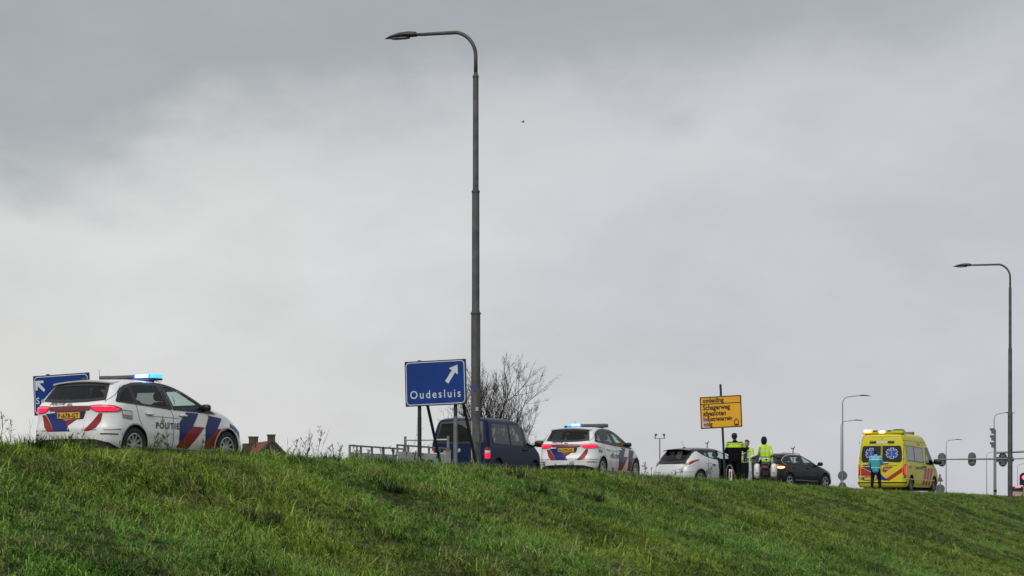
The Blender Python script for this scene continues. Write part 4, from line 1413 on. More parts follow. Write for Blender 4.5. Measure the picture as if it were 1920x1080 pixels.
# slim roadside pole in front of the lamp
p = at(884.5, 60.5)
gz = ground_z(p.x, p.y)
o = MB().tube([(0, 0, -.3), (0, 0, at(0, 60.5, 790).z - gz)], .013, 8).build('marker_pole', M_ALU, smooth='auto')
o.location = (p.x, p.y, gz)
tag(o, 'thin pale pole standing against the tall lamp post', 'pole')

# ------------------------------------------------------------------ white hatchback with black roof and open door
M_SILV = mat('silver_white_paint', (.64, .66, .66), .3, metal=.05, var=.05, scale=2, coat=.6, dirt=(.24, .23, .20), dirtz=.1)
M_BLKP = mat('black_roof_paint', (.014, .012, .015), .25, coat=.7)
WM_CAR = wheel_meshes(.32, .205, .215, 5, M_RUB, M_RIM, M_RIMD, 'car')
rows = rows_of([(.18, .30, 4.2, .78), (.28, .08, 4.38, .85), (.45, 0, 4.5, .89), (.6, .02, 4.52, .9), (.72, .06, 4.46, .9), (.82, .10, 4.25, .895), (.9, .14, 3.95, .885), (.97, .19, 3.62, .87),
                (1.03, .25, 3.36, .85), (1.12, .34, 3.12, .81), (1.25, .47, 2.86, .745), (1.36, .58, 2.6, .68), (1.41, .63, 2.44, .64), (1.45, .74, 2.26, .57), (1.48, .95, 2.06, .45), (1.495, 1.2, 1.86, .25)],
               [(.18, .3, .3, .04), (.45, .42, .38, .09), (.9, .42, .34, .09), (1.1, .40, .24, .08), (1.4, .34, .16, .06), (1.5, .3, .2, .05)],
               [(.18, .35, .35, .1), (.5, .65, .45, .2), (.8, .85, .45, .2), (.97, .6, .42, .12), (1.05, .35, .36, .12), (1.2, .3, .2, .12), (1.5, .3, .2, .1)])
V = Vehicle('hatchback', 'white hatchback with black roof and its front door open', 'car', rows, (5.72, 94.0, ZR), 42.0)
DOOR = [(1.98, .30), (3.06, .30), (3.10, .80), (3.02, .99), (2.55, 1.23), (2.10, 1.385), (1.88, 1.40), (1.90, 1.0)]
V.window('rear', [(-.60, .92), (0, .88), (.60, .92), (.64, 1.08), (.56, 1.385), (0, 1.41), (-.56, 1.385), (-.64, 1.08)], M_GDARK, M_TRIM, tw=.08, name='rear_window')
V.window('side', [(.78, 1.375), (1.02, 1.24), (1.30, 1.14), (1.38, 1.12), (1.36, 1.405), (1.0, 1.405)], M_GMID, M_TRIM, tw=.03)
V.window('side', [(1.42, 1.11), (1.84, 1.045), (1.80, 1.41), (1.40, 1.408)], M_GCLEAR, M_TRIM, tw=.03)
V.window('side', [(1.94, 1.035), (3.02, .985), (2.55, 1.23), (2.10, 1.385), (1.92, 1.405)], M_GCLEAR, M_TRIM, sides=(1,))
V.strip('pillar_cover', 'side', [(1.39, 1.12), (1.37, 1.41)], .05, M_TRIM, off=.009)
V.strip('pillar_cover', 'side', [(1.89, 1.04), (1.86, 1.41)], .10, M_TRIM, off=.009)
V.window('front', [(-.66, 1.06), (.66, 1.06), (.58, 1.38), (-.58, 1.38)], M_GCLEAR, M_TRIM, name='windscreen')
V.hole('side', DOOR, sides=(-1,), grow=True)
V.ring('door_seal', 'side', DOOR, .03, M_TRIM, sides=(-1,))
for sd in (-1, 1):
    lt = V.patch('tail_light', 'wrap', [(.60, .82), (.74, .79), (.90, .86), (1.04, .96), (1.24, 1.02), (1.05, 1.04), (.84, .98), (.70, .89)], M_TAIL, off=.012, sides=(sd,), thick=.03, rnd=1)[0]
    V.patch('white_lens', 'wrap', [(.62, .80), (.77, .77), (.94, .84), (1.08, .94), (1.24, 1.00), (1.02, .94), (.88, .855), (.75, .80)], M_WLENS, off=.016, sides=(sd,), parent=lt)
    V.patch('headlight', 'side', [(3.85, .80), (4.10, .80), (4.32, .70), (4.20, .62), (4.0, .70)], M_WLENS, off=.01, sides=(sd,), thick=.02, rnd=1)
V.strip('crease_shade', 'side', [(1.15, .90), (1.5, .885), (1.95, .84)], .016, mat('crease_shade_grey', (.22, .23, .23), .4), off=.003)  # shade of the body crease painted as a flat grey strip
for ln in ([(1.36, 1.11), (1.28, .80), (1.20, .60), (1.16, .35)], [(1.92, 1.03), (1.95, .3)], [(.02, .56), (.40, .58)]):
    V.strip('panel_gap', 'side', ln, .012, M_BLACK)
for sd in (-1, 1):
    hh, nn = V.hit('side', 1.6, .86, sd)
    MB().blob((1.62, hh.y + sd * .015, .85), (.10, .018, .022), 2.5, n=8).build('door_handle', M_TRIM, V.root, smooth=True)
mirror(V, 3.0, 1.05, .86, M_SILV, .9)
for x in (.83, 3.53):
    V.arch(x, .32, .37, M_SILV, M_WELL, .79)
add_wheels(V.root, WM_CAR, (.83, 3.53), .79, .32)
seats(V, (1.55, 2.4), .80, M_SEAT)
MB().box((3.05, 0, .80), (.35, 1.4, .30), bev=.08).build('dashboard', M_DARK, V.root)
V.finish([M_SILV, M_BLKP], paint=lambda p: p[2] > 1.40 or (p[0] < .9 and abs(p[1]) < .66 and .86 < p[2]), lining=M_DARK)
sp_ = MB(); vs = []
for y in np.linspace(-.60, .60, 13):
    c = 1 - (y / .60) ** 2
    zt = 1.405 + .05 * c
    vs += [(.75, y, zt + .015), (.47 - .05 * c, y, zt - .03), (.48 - .05 * c, y, zt - .055), (.75, y, zt - .03)]
sp_.add(vs, [(i * 4 + k, i * 4 + (k + 1) % 4, i * 4 + 4 + (k + 1) % 4, i * 4 + 4 + k) for i in range(12) for k in range(4)] + [(0, 1, 2, 3), (48, 49, 50, 51)])
sp_.build('roof_spoiler', M_BLKP, V.root, smooth='auto')
MB().blob((.98, 0, 1.49), (.09, .03, .025), 2, n=6).tube([(.98, 0, 1.49), (.80, 0, 1.72)], .006, 5).build('antenna', M_TRIM, V.root)
# the open door: outer skin, inner trim, frame and pane, swung out on its front edge
hinge = Vector((3.06, -.86, 0))
dr = MB()
sh = lambda a, b, c_: (-(a), 0.02 * math.sin(b * 3) + c_, b)
skin = [(.02, .30), (1.06, .30), (1.13, .62), (1.12, .98), (.04, .97), (-.02, .7)]
door = MB().prism(skin, .05, lambda a, b, c_: (-a, -.05 + c_ * .99 - .03 * (1 - ((b - .6) / .5) ** 2), b)).build('front_door', M_SILV, V.root, smooth='auto')
door.location = hinge
door.rotation_euler = (0, 0, R(62))
MB().prism([(.06, .36), (1.02, .36), (1.07, .64), (1.06, .95), (.08, .94)], .03, lambda a, b, c_: (-a, .003 + c_, b)).build('door_trim', M_DARK, door)
MB().prism([(.02, .31), (1.05, .31), (1.12, .63), (1.11, .97), (1.135, .97), (1.15, .62), (1.07, .285), (.02, .285)], .09, lambda a, b, c_: (-a, -.055 + c_, b)).build('door_edge', M_SILV, door)
MB().tube([(-.04, .06, .97), (-.50, .02, 1.23), (-.95, -.02, 1.37), (-1.12, -.03, 1.38), (-1.11, .0, .98)], .026, 6).build('window_frame', M_SILV, door)
MB().add([(-.06, .04, .98), (-.50, .01, 1.22), (-.95, -.03, 1.36), (-1.10, -.035, 1.37), (-1.10, -.005, .98)], [(0, 1, 2, 3, 4)]).build('pane', M_GCLEAR, door)

# ------------------------------------------------------------------ dark grey estate car
M_GREY = mat('dark_grey_paint', (.018, .017, .020), .22, metal=.0, var=.1, scale=2, coat=.08, spec=.2)
rows = rows_of([(.18, .30, 4.3, .78), (.28, .1, 4.5, .86), (.45, 0, 4.57, .9), (.6, .0, 4.58, .905), (.72, .04, 4.5, .905), (.82, .08, 4.28, .9), (.9, .10, 3.95, .89), (.97, .14, 3.56, .875), (1.02, .18, 3.32, .86),
                (1.1, .26, 3.08, .82), (1.22, .38, 2.78, .755), (1.33, .50, 2.46, .70), (1.39, .58, 2.24, .65), (1.43, .72, 2.05, .57), (1.455, .95, 1.9, .43), (1.467, 1.25, 1.75, .22)],
               [(.18, .3, .3, .04), (.45, .40, .36, .08), (.9, .40, .30, .08), (1.1, .36, .2, .07), (1.4, .3, .14, .06), (1.5, .3, .2, .05)],
               [(.18, .35, .35, .1), (.5, .65, .45, .2), (.8, .85, .45, .2), (.97, .6, .42, .12), (1.05, .35, .36, .12), (1.2, .3, .2, .12), (1.5, .3, .2, .1)])
V = Vehicle('estate_car', 'dark grey estate car with roof rails in front of the motorcycle', 'car', rows, (9.80, 101.5, ZR), 38.0)
V.window('rear', [(-.64, 1.06), (0, 1.03), (.64, 1.06), (.56, 1.36), (0, 1.38), (-.56, 1.36)], M_GDARK, M_TRIM, tw=.06, name='rear_window')
V.window('side', [(.48, 1.06), (1.02, 1.04), (1.02, 1.36), (.86, 1.34), (.66, 1.26), (.50, 1.14)], M_GCLEAR, M_TRIM, tw=.04)
V.window('side', [(1.10, 1.035), (1.86, 1.005), (1.80, 1.385), (1.25, 1.385), (1.10, 1.37)], M_GCLEAR, M_TRIM, tw=.04)
V.window('side', [(1.98, 1.0), (3.02, .965), (2.62, 1.20), (2.28, 1.345), (2.10, 1.385), (1.93, 1.385)], M_GCLEAR, M_TRIM, tw=.04)
V.window('front', [(-.66, 1.06), (.66, 1.06), (.58, 1.37), (-.58, 1.37)], M_GCLEAR, M_TRIM, name='windscreen')
V.strip('pillar_cover', 'side', [(1.92, 1.0), (1.865, 1.385)], .10, M_TRIM, off=.009)
V.strip('pillar_cover', 'side', [(1.06, 1.04), (1.06, 1.37)], .07, M_TRIM, off=.009)
V.strip('chrome_strip', 'side', [(.62, .985), (.46, 1.05), (.48, 1.16), (.66, 1.29), (.88, 1.365), (1.25, 1.40), (1.95, 1.40), (2.3, 1.355)], .022, M_ALU, off=.012)
for sd in (-1, 1):
    lt = V.patch('tail_light', 'wrap', [(.52, .97), (.80, 1.0), (1.02, .97), (1.10, .90), (.95, .80), (.60, .82)], M_TAIL, off=.012, sides=(sd,), thick=.03, rnd=1)[0]
    V.patch('lit_indicator', 'wrap', [(.72, .925), (.98, .925), (1.08, .895), (.96, .835), (.74, .835)], M_AMBON if sd < 0 else M_TAILD, off=.017, sides=(sd,), parent=lt, rnd=1)
    MB().tube([(.75, sd * .56, 1.43), (.85, sd * .57, 1.475), (2.0, sd * .58, 1.455), (2.1, sd * .58, 1.41)], .016, 6).build('roof_rail', M_ALU, V.root, smooth=True)
    V.patch('headlight', 'side', [(3.85, .80), (4.10, .80), (4.36, .70), (4.22, .62), (4.0, .70)], M_WLENS, off=.01, sides=(sd,), thick=.02, rnd=1)
    for hx in (1.1, 2.12):
        hh, nn = V.hit('side', hx + .1, .88, sd)
        MB().blob((hx + .1, hh.y + sd * .02, .88), (.10, .02, .02), 2.5, n=8).build('door_handle', M_GREY, V.root, smooth=True)
for ln in ([(1.06, 1.03), (1.10, .80), (1.22, .62), (1.28, .32)], [(1.93, .99), (1.95, .30)], [(3.0, .95), (2.98, .3)], [(1.28, .3), (2.98, .28)]):
    V.strip('panel_gap', 'side', ln, .012, M_BLACK)
V.strip('sill_moulding', 'side', [(1.25, .40), (3.0, .36)], .03, M_STK, off=.008)
plate(V, .66, None)
mirror(V, 3.0, 1.05, .87, M_GREY, .95)
for x in (.85, 3.58):
    V.arch(x, .32, .37, M_GREY, M_WELL, .79)
add_wheels(V.root, WM_CAR, (.85, 3.58), .80, .32)
seats(V, (1.5, 2.4), .78, M_SEAT)
MB().box((3.0, 0, .80), (.35, 1.4, .30), bev=.08).build('dashboard', M_DARK, V.root)
V.finish([M_GREY], lining=M_DARK)

# ------------------------------------------------------------------ ambulance
M_AMB = mat('ambulance_yellow', (.66, .60, .025), .35, var=.06, scale=2, coat=.05, spec=.3, dirt=(.26, .22, .05), dirtz=.05)
M_AMBR = mat('ambulance_red_film', (.40, .022, .022), .35, var=.1)
M_AMBB = mat('ambulance_blue_film', (.015, .022, .22), .35, var=.1)
M_REFW = mat('pale_outline_film', (.72, .66, .40), .5)
M_STAR = mat('star_blue', (.03, .07, .40), .4)
WM_AMB = wheel_meshes(.36, .225, .20, 6, M_RUB, mat('dull_steel_rim', (.22, .22, .22), .5, metal=.4), M_RIMD, 'ambulance')
rows = rows_of([(.25, .1, 5.5, .9), (.35, .02, 5.75, .96), (.5, 0, 5.88, .985), (.75, 0, 5.9, .99), (1.0, .01, 5.75, .99), (1.12, .015, 5.5, .99), (1.22, .02, 5.25, .988), (1.3, .025, 5.08, .98), (1.5, .035, 4.86, .965), (1.8, .06, 4.52, .94),
                (2.1, .09, 4.18, .91), (2.35, .12, 3.88, .88), (2.5, .155, 3.62, .84), (2.57, .21, 3.42, .78), (2.61, .38, 3.12, .65), (2.63, .68, 2.72, .4)],
               [(.2, .12, .12, .02), (1.5, .10, .12, .02), (2.6, .14, .16, .02)], [(.2, .4, .4, .15), (.9, .5, .45, .2), (1.3, .3, .4, .15), (2.6, .3, .2, .12)])
V = Vehicle('ambulance', 'yellow ambulance with blue and red chevrons on its rear doors', 'ambulance', rows, (16.30, 113.0, ZR), 25.0)
V.root.scale = (1, 1.09, 1)
for s_ in (-1, 1):
    a, b = (.03 * s_, .86 * s_)
    V.window('rear', [(a, 1.36), (b * .9, 1.32), (b * .985, 1.42), (b * .985, 1.75), (b * .93, 2.02), (b * .85, 2.06), (a, 2.06)][::s_], mat('privacy_glass', (.006, .006, .008), .12, coat=.5), M_TRIM, tw=.04, name='rear_window')
    # star of life: six bars on the pane
    cy, cz = .43 * s_, 1.72
    sg = MB(); so_ = MB()
    for k in range(3):
        an = math.pi / 3 * k
        for mbx, L_, w_, of in ((so_, .245, .085, .012), (sg, .225, .062, .015)):
            P = []
            for u, v in ((-L_, -w_), (L_, -w_), (L_, w_), (-L_, w_)):
                y, z = cy + u * math.sin(an) + v * math.cos(an), cz + u * math.cos(an) - v * math.sin(an)
                hh, nn = V.hit('rear', y, z)
                P.append(hh + nn * (of + .0008 * k))
            mbx.add(P, [(0, 1, 2, 3)])
    so_.build('star_outline', M_SIGNW, V.root, fix=False)
    sg.build('star_emblem', M_STAR, V.root, fix=False)
    st = MB()
    h0, _ = V.hit('rear', cy, cz)
    st.tube([(h0.x - .024, cy, cz - .17), (h0.x - .022, cy + .012, cz), (h0.x - .024, cy, cz + .18)], .010, 5)
    st.build('emblem_staff', M_SIGNW, V.root)
M_BLIND = mat('frosted_pane', (.20, .21, .24), .3, coat=.4)
V.window('side', [(.42, 1.40), (1.55, 1.38), (1.55, 2.06), (.42, 2.08)], M_BLIND, M_TRIM, tw=.03)
V.window('side', [(1.60, 1.38), (2.95, 1.34), (2.92, 2.02), (1.60, 2.06)], M_BLIND, M_TRIM, tw=.03)
V.window('side', [(3.35, 1.30), (4.75, 1.26), (4.45, 1.62), (4.0, 2.05), (3.4, 2.05)], M_GMID, M_TRIM, tw=.05)
V.window('front', [(-.8, 1.34), (.8, 1.34), (.74, 2.2), (-.74, 2.2)], M_GCLEAR, M_TRIM, name='windscreen')
for ln in ([(.02, 2.45), (.02, .45)], ):
    V.strip('door_gap', 'rear', [(0, .50), (0, 2.45)], .014, M_BLACK)
V.strip('door_gap', 'rear', [(-.90, .5), (-.90, 2.2), (-.80, 2.46), (.80, 2.46), (.90, 2.2), (.90, .5)], .014, M_BLACK)
for ln in ([(1.58, 2.15), (1.58, .40)], [(3.02, 2.2), (3.02, .35)], [(4.78, 1.25), (4.75, .4)], [(.12, 2.30), (3.5, 2.26)]):
    V.strip('panel_gap', 'side', ln, .014, M_BLACK)
V.strip('rubbing_strip', 'side', [(.05, .60), (4.7, .58)], .04, M_REFW, off=.008)
# rear chevrons
V.patch('blue_chevron', 'rear', [(.86, 1.13), (.28, 1.13), (-.02, .78), (-.18, .58), (.05, .58), (.40, .90)], M_AMBB)
V.patch('red_chevron', 'rear', [(.86, 1.10), (.40, .88), (.28, .74), (.86, .74)], M_AMBR)
V.patch('red_chevron', 'rear', [(-.10, 1.14), (-.50, 1.14), (-.14, .86), (-.02, .95)], M_AMBR)
V.patch('red_chevron', 'rear', [(-.88, 1.10), (-.88, .90), (-.36, .53), (-.20, .60)], M_AMBR)
V.patch('blue_chevron', 'rear', [(-.0, .76), (-.22, .60), (-.36, .52), (-.10, .52), (.10, .62)], M_AMBB, off=.006)
for z in (1.07, 1.01):
    V.strip('pale_bar', 'rear', [(-.12, z), (-.38, z)], .016, M_SIGNW, off=.009)
V.text('lettering', 'rear', 'AMBULANCE', .80, 1.17, .10, M_BLACK, width=.62, bold=.003)
V.text('lettering', 'rear', 'ambulancezorg', -.16, 1.17, .07, mat('green_print', (.02, .10, .05), .5), width=.5)
V.text('lettering', 'side', 'AMBULANCE', 1.68, 1.05, .16, M_BLACK, width=1.1, bold=.002)
V.text('lettering', 'side', '112', .62, 1.06, .19, M_BLACK, width=.34, bold=.002)
V.text('lettering', 'side', '10-126', 2.15, 2.12, .14, M_BLACK, width=.5)
V.patch('number_panel', 'rear', [(.22, 2.17), (-.22, 2.17), (-.22, 2.27), (.22, 2.27)], mat('pale_lamp_panel', (.6, .6, .6), .4), off=.006)
for s_ in (-1, 1):
    V.patch('grille', 'rear', [(s_ * .24, 2.16), (s_ * .52, 2.15), (s_ * .52, 2.26), (s_ * .24, 2.27)][::s_], M_TRIM, off=.006)
    lt = V.patch('tail_light', 'wrap', [(.92, 1.24), (1.06, 1.26), (1.10, .66), (.90, .62)], M_TAIL, off=.014, sides=(s_,), thick=.04, rnd=1)[0]
    V.patch('lit_segment', 'wrap', [(.945, 1.19), (1.04, 1.20), (1.06, .78), (.945, .78)], M_TAILON, off=.02, sides=(s_,), parent=lt, rnd=1)
    for z in (.70, 1.55, 2.2):
        MB().box((.03, s_ * .92, z), (.06, .04, .09), bev=.01).build('door_hinge', M_AMB, V.root)
    for k, x in enumerate((2.95, 3.42, 3.89)):
        ol = V.patch('stripe_outline', 'side', [(x + .20, 1.14), (x + .64, 1.14), (x + .38, .66), (x + .16, .36), (x - .28, .36), (x - .06, .66)], M_REFW, sides=(s_,))[0]
        V.patch('red_stripe', 'side', [(x + .25, 1.12), (x + .58, 1.12), (x + .32, .66), (x + .12, .37), (x - .22, .37), (x, .66)], M_AMBR, off=.007, sides=(s_,), parent=ol)
    for hx in (2.80, 3.12):
        hh, nn = V.hit('side', hx + .1, 1.17, s_)
        MB().blob((hx + .1, hh.y + s_ * .02, 1.17), (.11, .02, .04), 2.5, n=8).build('door_handle', M_TRIM, V.root, smooth=True)
MB().blob((-.01, -.10, 1.30), (.03, .22, .03), 2.5, n=8).build('rear_handle', M_RIM, V.root, smooth=True)
V.patch('rear_bumper', 'wrap', [(0, .46), (1.10, .46), (1.10, .26), (0, .26)], M_AMB, off=.05, thick=.06)
V.strip('bumper_step', 'wrap', [(0, .44), (1.05, .44)], .05, M_TRIM, off=.055)
V.patch('plate_recess', 'rear', [(.84, .72), (.16, .72), (.16, .50), (.84, .50)], M_TRIM, off=.005, rnd=1)
plate(V, .61, None, y0=.48)
V.ring('plate_frame', 'rear', [(.80, .70), (.18, .70), (.18, .52), (.80, .52)], .022, M_RIM, off=.012)
mirror(V, 4.55, 1.42, .98, M_TRIM, 1.5)
for x in (1.05, 4.75):
    V.arch(x, .36, .43, M_AMB, M_WELL, .86)
add_wheels(V.root, WM_AMB, (1.05, 4.75), .86, .36)
V.finish([M_AMB], lining=M_DARK)
MB().box((2.9, 0, .26), (5.2, 1.3, .3)).build('chassis', M_WELL, V.root)
pod = MB().box((.42, 0, 2.66), (.5, 1.7, .14), bev=.05).build('roof_pod', M_AMB, V.root)
la = MB().box((.24, .62, 2.70), (.26, .36, .15), bev=.05).build('lit_amber_lamp', mat('ambulance_amber_on', (.9, .4, .1), .3, emis=(1.0, .33, .06), es=1.7), pod)
MB().blob((.11, .62, 2.71), (.03, .13, .05), 2.5, n=8).build('lit_core', mat('ambulance_amber_core', (.9, .6, .3), .3, emis=(1.0, .72, .36), es=3.0), la, smooth=True)
MB().box((.25, .02, 2.67), (.22, .26, .11), bev=.04).build('lit_work_lamp', mat('ambulance_white_on', (.9, .9, .8), .3, emis=(1.0, .88, .55), es=1.6), pod)
MB().box((.30, .31, 2.69), (.26, .24, .12), bev=.05).build('dark_lamp', M_TRIM, pod)
MB().box((.30, -.28, 2.69), (.26, .22, .12), bev=.05).build('dark_lamp', M_TRIM, pod)
MB().blob((.52, -.58, 2.73), (.30, .24, .07), 3, n=8).build('roof_hatch', M_TRIM, pod, smooth=True)
MB().box((2.6, 0, 2.68), (.4, 1.3, .12), bev=.04).build('front_light_bar', M_GALV, V.root)

# ------------------------------------------------------------------ red car waiting at the far signal
M_REDC = mat('dark_red_car_paint', (.05, .010, .012), .3, coat=.6)
rows = rows_of([(.18, .30, 3.8, .74), (.28, .08, 3.95, .80), (.5, 0, 4.0, .85), (.75, .05, 3.9, .85), (.9, .10, 3.5, .84), (1.0, .16, 3.1, .81), (1.2, .33, 2.75, .72), (1.38, .46, 2.35, .62), (1.44, .65, 2.05, .5), (1.46, 1.0, 1.8, .2)],
               [(.18, .3, .3, .04), (.9, .35, .30, .06), (1.46, .3, .15, .05)], [(.18, .4, .35, .1), (.8, .6, .45, .2), (1.46, .3, .2, .1)])
V = Vehicle('small_car', 'dark red small car with brake lights on, beyond the second lamp', 'car', rows, ((1908 - 960) / F * 215, 215, ZR), 14.0)
V.window('rear', [(-.58, 1.04), (.58, 1.04), (.50, 1.34), (-.50, 1.34)], M_GDARK, M_TRIM, name='rear_window')
V.window('side', [(.50, 1.02), (2.9, .99), (2.3, 1.34), (.75, 1.34)], M_GMID, M_TRIM)
for sd in (-1, 1):
    V.patch('tail_light', 'wrap', [(.56, 1.02), (.80, 1.02), (.82, .76), (.62, .76)], mat('bright_brake_light', (.6, .02, .04), .3, emis=(1, .10, .14), es=5.0), off=.014, sides=(sd,), thick=.03)
hh, nn = V.hit('rear', 0, 1.38)
MB().box((hh.x - .01, 0, 1.385), (.04, .42, .05), bev=.012).build('high_brake_light', mat('bright_brake_light', (.6, .02, .04), .3, emis=(1, .10, .14), es=5.0), V.root)
V.patch('rear_bumper', 'wrap', [(0, .56), (.9, .56), (.9, .34), (0, .34)], M_SILV, off=.02, thick=.03)
plate(V, .70, None)
for x in (.7, 3.2):
    V.arch(x, .3, .34, M_REDC, M_WELL, .74)
add_wheels(V.root, WM_CAR, (.7, 3.2), .75, .32)
V.finish([M_REDC], lining=M_DARK)
# ------------------------------------------------------------------ people
def capsule(mb, a, b, ra, rb, n=12):
    a, b = Vector(a), Vector(b)
    d = b - a
    if d.length < 1e-5:
        mb.blob(a, (ra, ra, ra), 2, n=8)
        return
    dn = d.normalized()
    pts, rad = [], []
    for k in (90, 70, 45, 20):
        pts.append(a - dn * ra * math.sin(R(k))); rad.append(max(.0005, ra * math.cos(R(k))))
    pts += [a, b]; rad += [ra, rb]
    for k in (20, 45, 70, 90):
        pts.append(b + dn * rb * math.sin(R(k))); rad.append(max(.0005, rb * math.cos(R(k))))
    mb.tube(pts, rad, n)

def fuse(name, mb, mats, parent, voxel=.011, classify=None, smooth_it=4):
    """one continuous skin round overlapping shapes"""
    me = mb.mesh('tmp', mats[0])
    o = bpy.data.objects.new('tmp', me)
    COL.objects.link(o)
    m = o.modifiers.new('r', 'REMESH'); m.mode = 'VOXEL'; m.voxel_size = voxel
    sm = o.modifiers.new('s', 'SMOOTH'); sm.iterations = smooth_it; sm.factor = .5
    dg = bpy.context.evaluated_depsgraph_get()
    r = bpy.data.meshes.new_from_object(o.evaluated_get(dg))
    bpy.data.objects.remove(o)
    bpy.data.meshes.remove(me)
    r.name = name
    r.materials.clear()
    for q in mats: r.materials.append(q)
    if classify:
        c = np.empty(len(r.polygons) * 3); r.polygons.foreach_get('center', c)
        r.polygons.foreach_set('material_index', [classify(*p) for p in c.reshape(-1, 3)])
    r.polygons.foreach_set('use_smooth', [True] * len(r.polygons))
    return link_mesh(name, r, parent)

M_SKIN = mat('skin', (.42, .25, .18), .55, var=.08)
M_HAIR = mat('dark_hair', (.018, .013, .010), .7, var=.3, scale=30)
M_HIVIS = mat('high_vis_yellow', (.52, .74, .03), .7, var=.12, scale=8, bump=.4, bscale=14)
M_HIVISD = mat('high_vis_green_band', (.10, .34, .10), .7, var=.15, scale=8)
M_REFL = mat('reflective_band', (.62, .64, .62), .4)
M_NAVY = mat('near_black_uniform', (.008, .009, .012), .95, var=.3, scale=9, bump=.4, bscale=14, spec=.08)
M_TEAL = mat('teal_jacket', (.045, .36, .42), .75, var=.15, scale=8, bump=.5, bscale=14)
M_TEALL = mat('pale_teal_yoke', (.16, .50, .56), .75, var=.1, scale=8)
M_TROU = mat('dark_navy_trousers', (.008, .011, .022), .95, var=.3, scale=9, spec=.1)
M_SHOE = mat('black_boot', (.012, .012, .012), .6)
M_SHOEO = mat('orange_shoe', (.60, .16, .10), .6)
M_HELM = mat('black_helmet', (.010, .010, .011), .7, spec=.2)

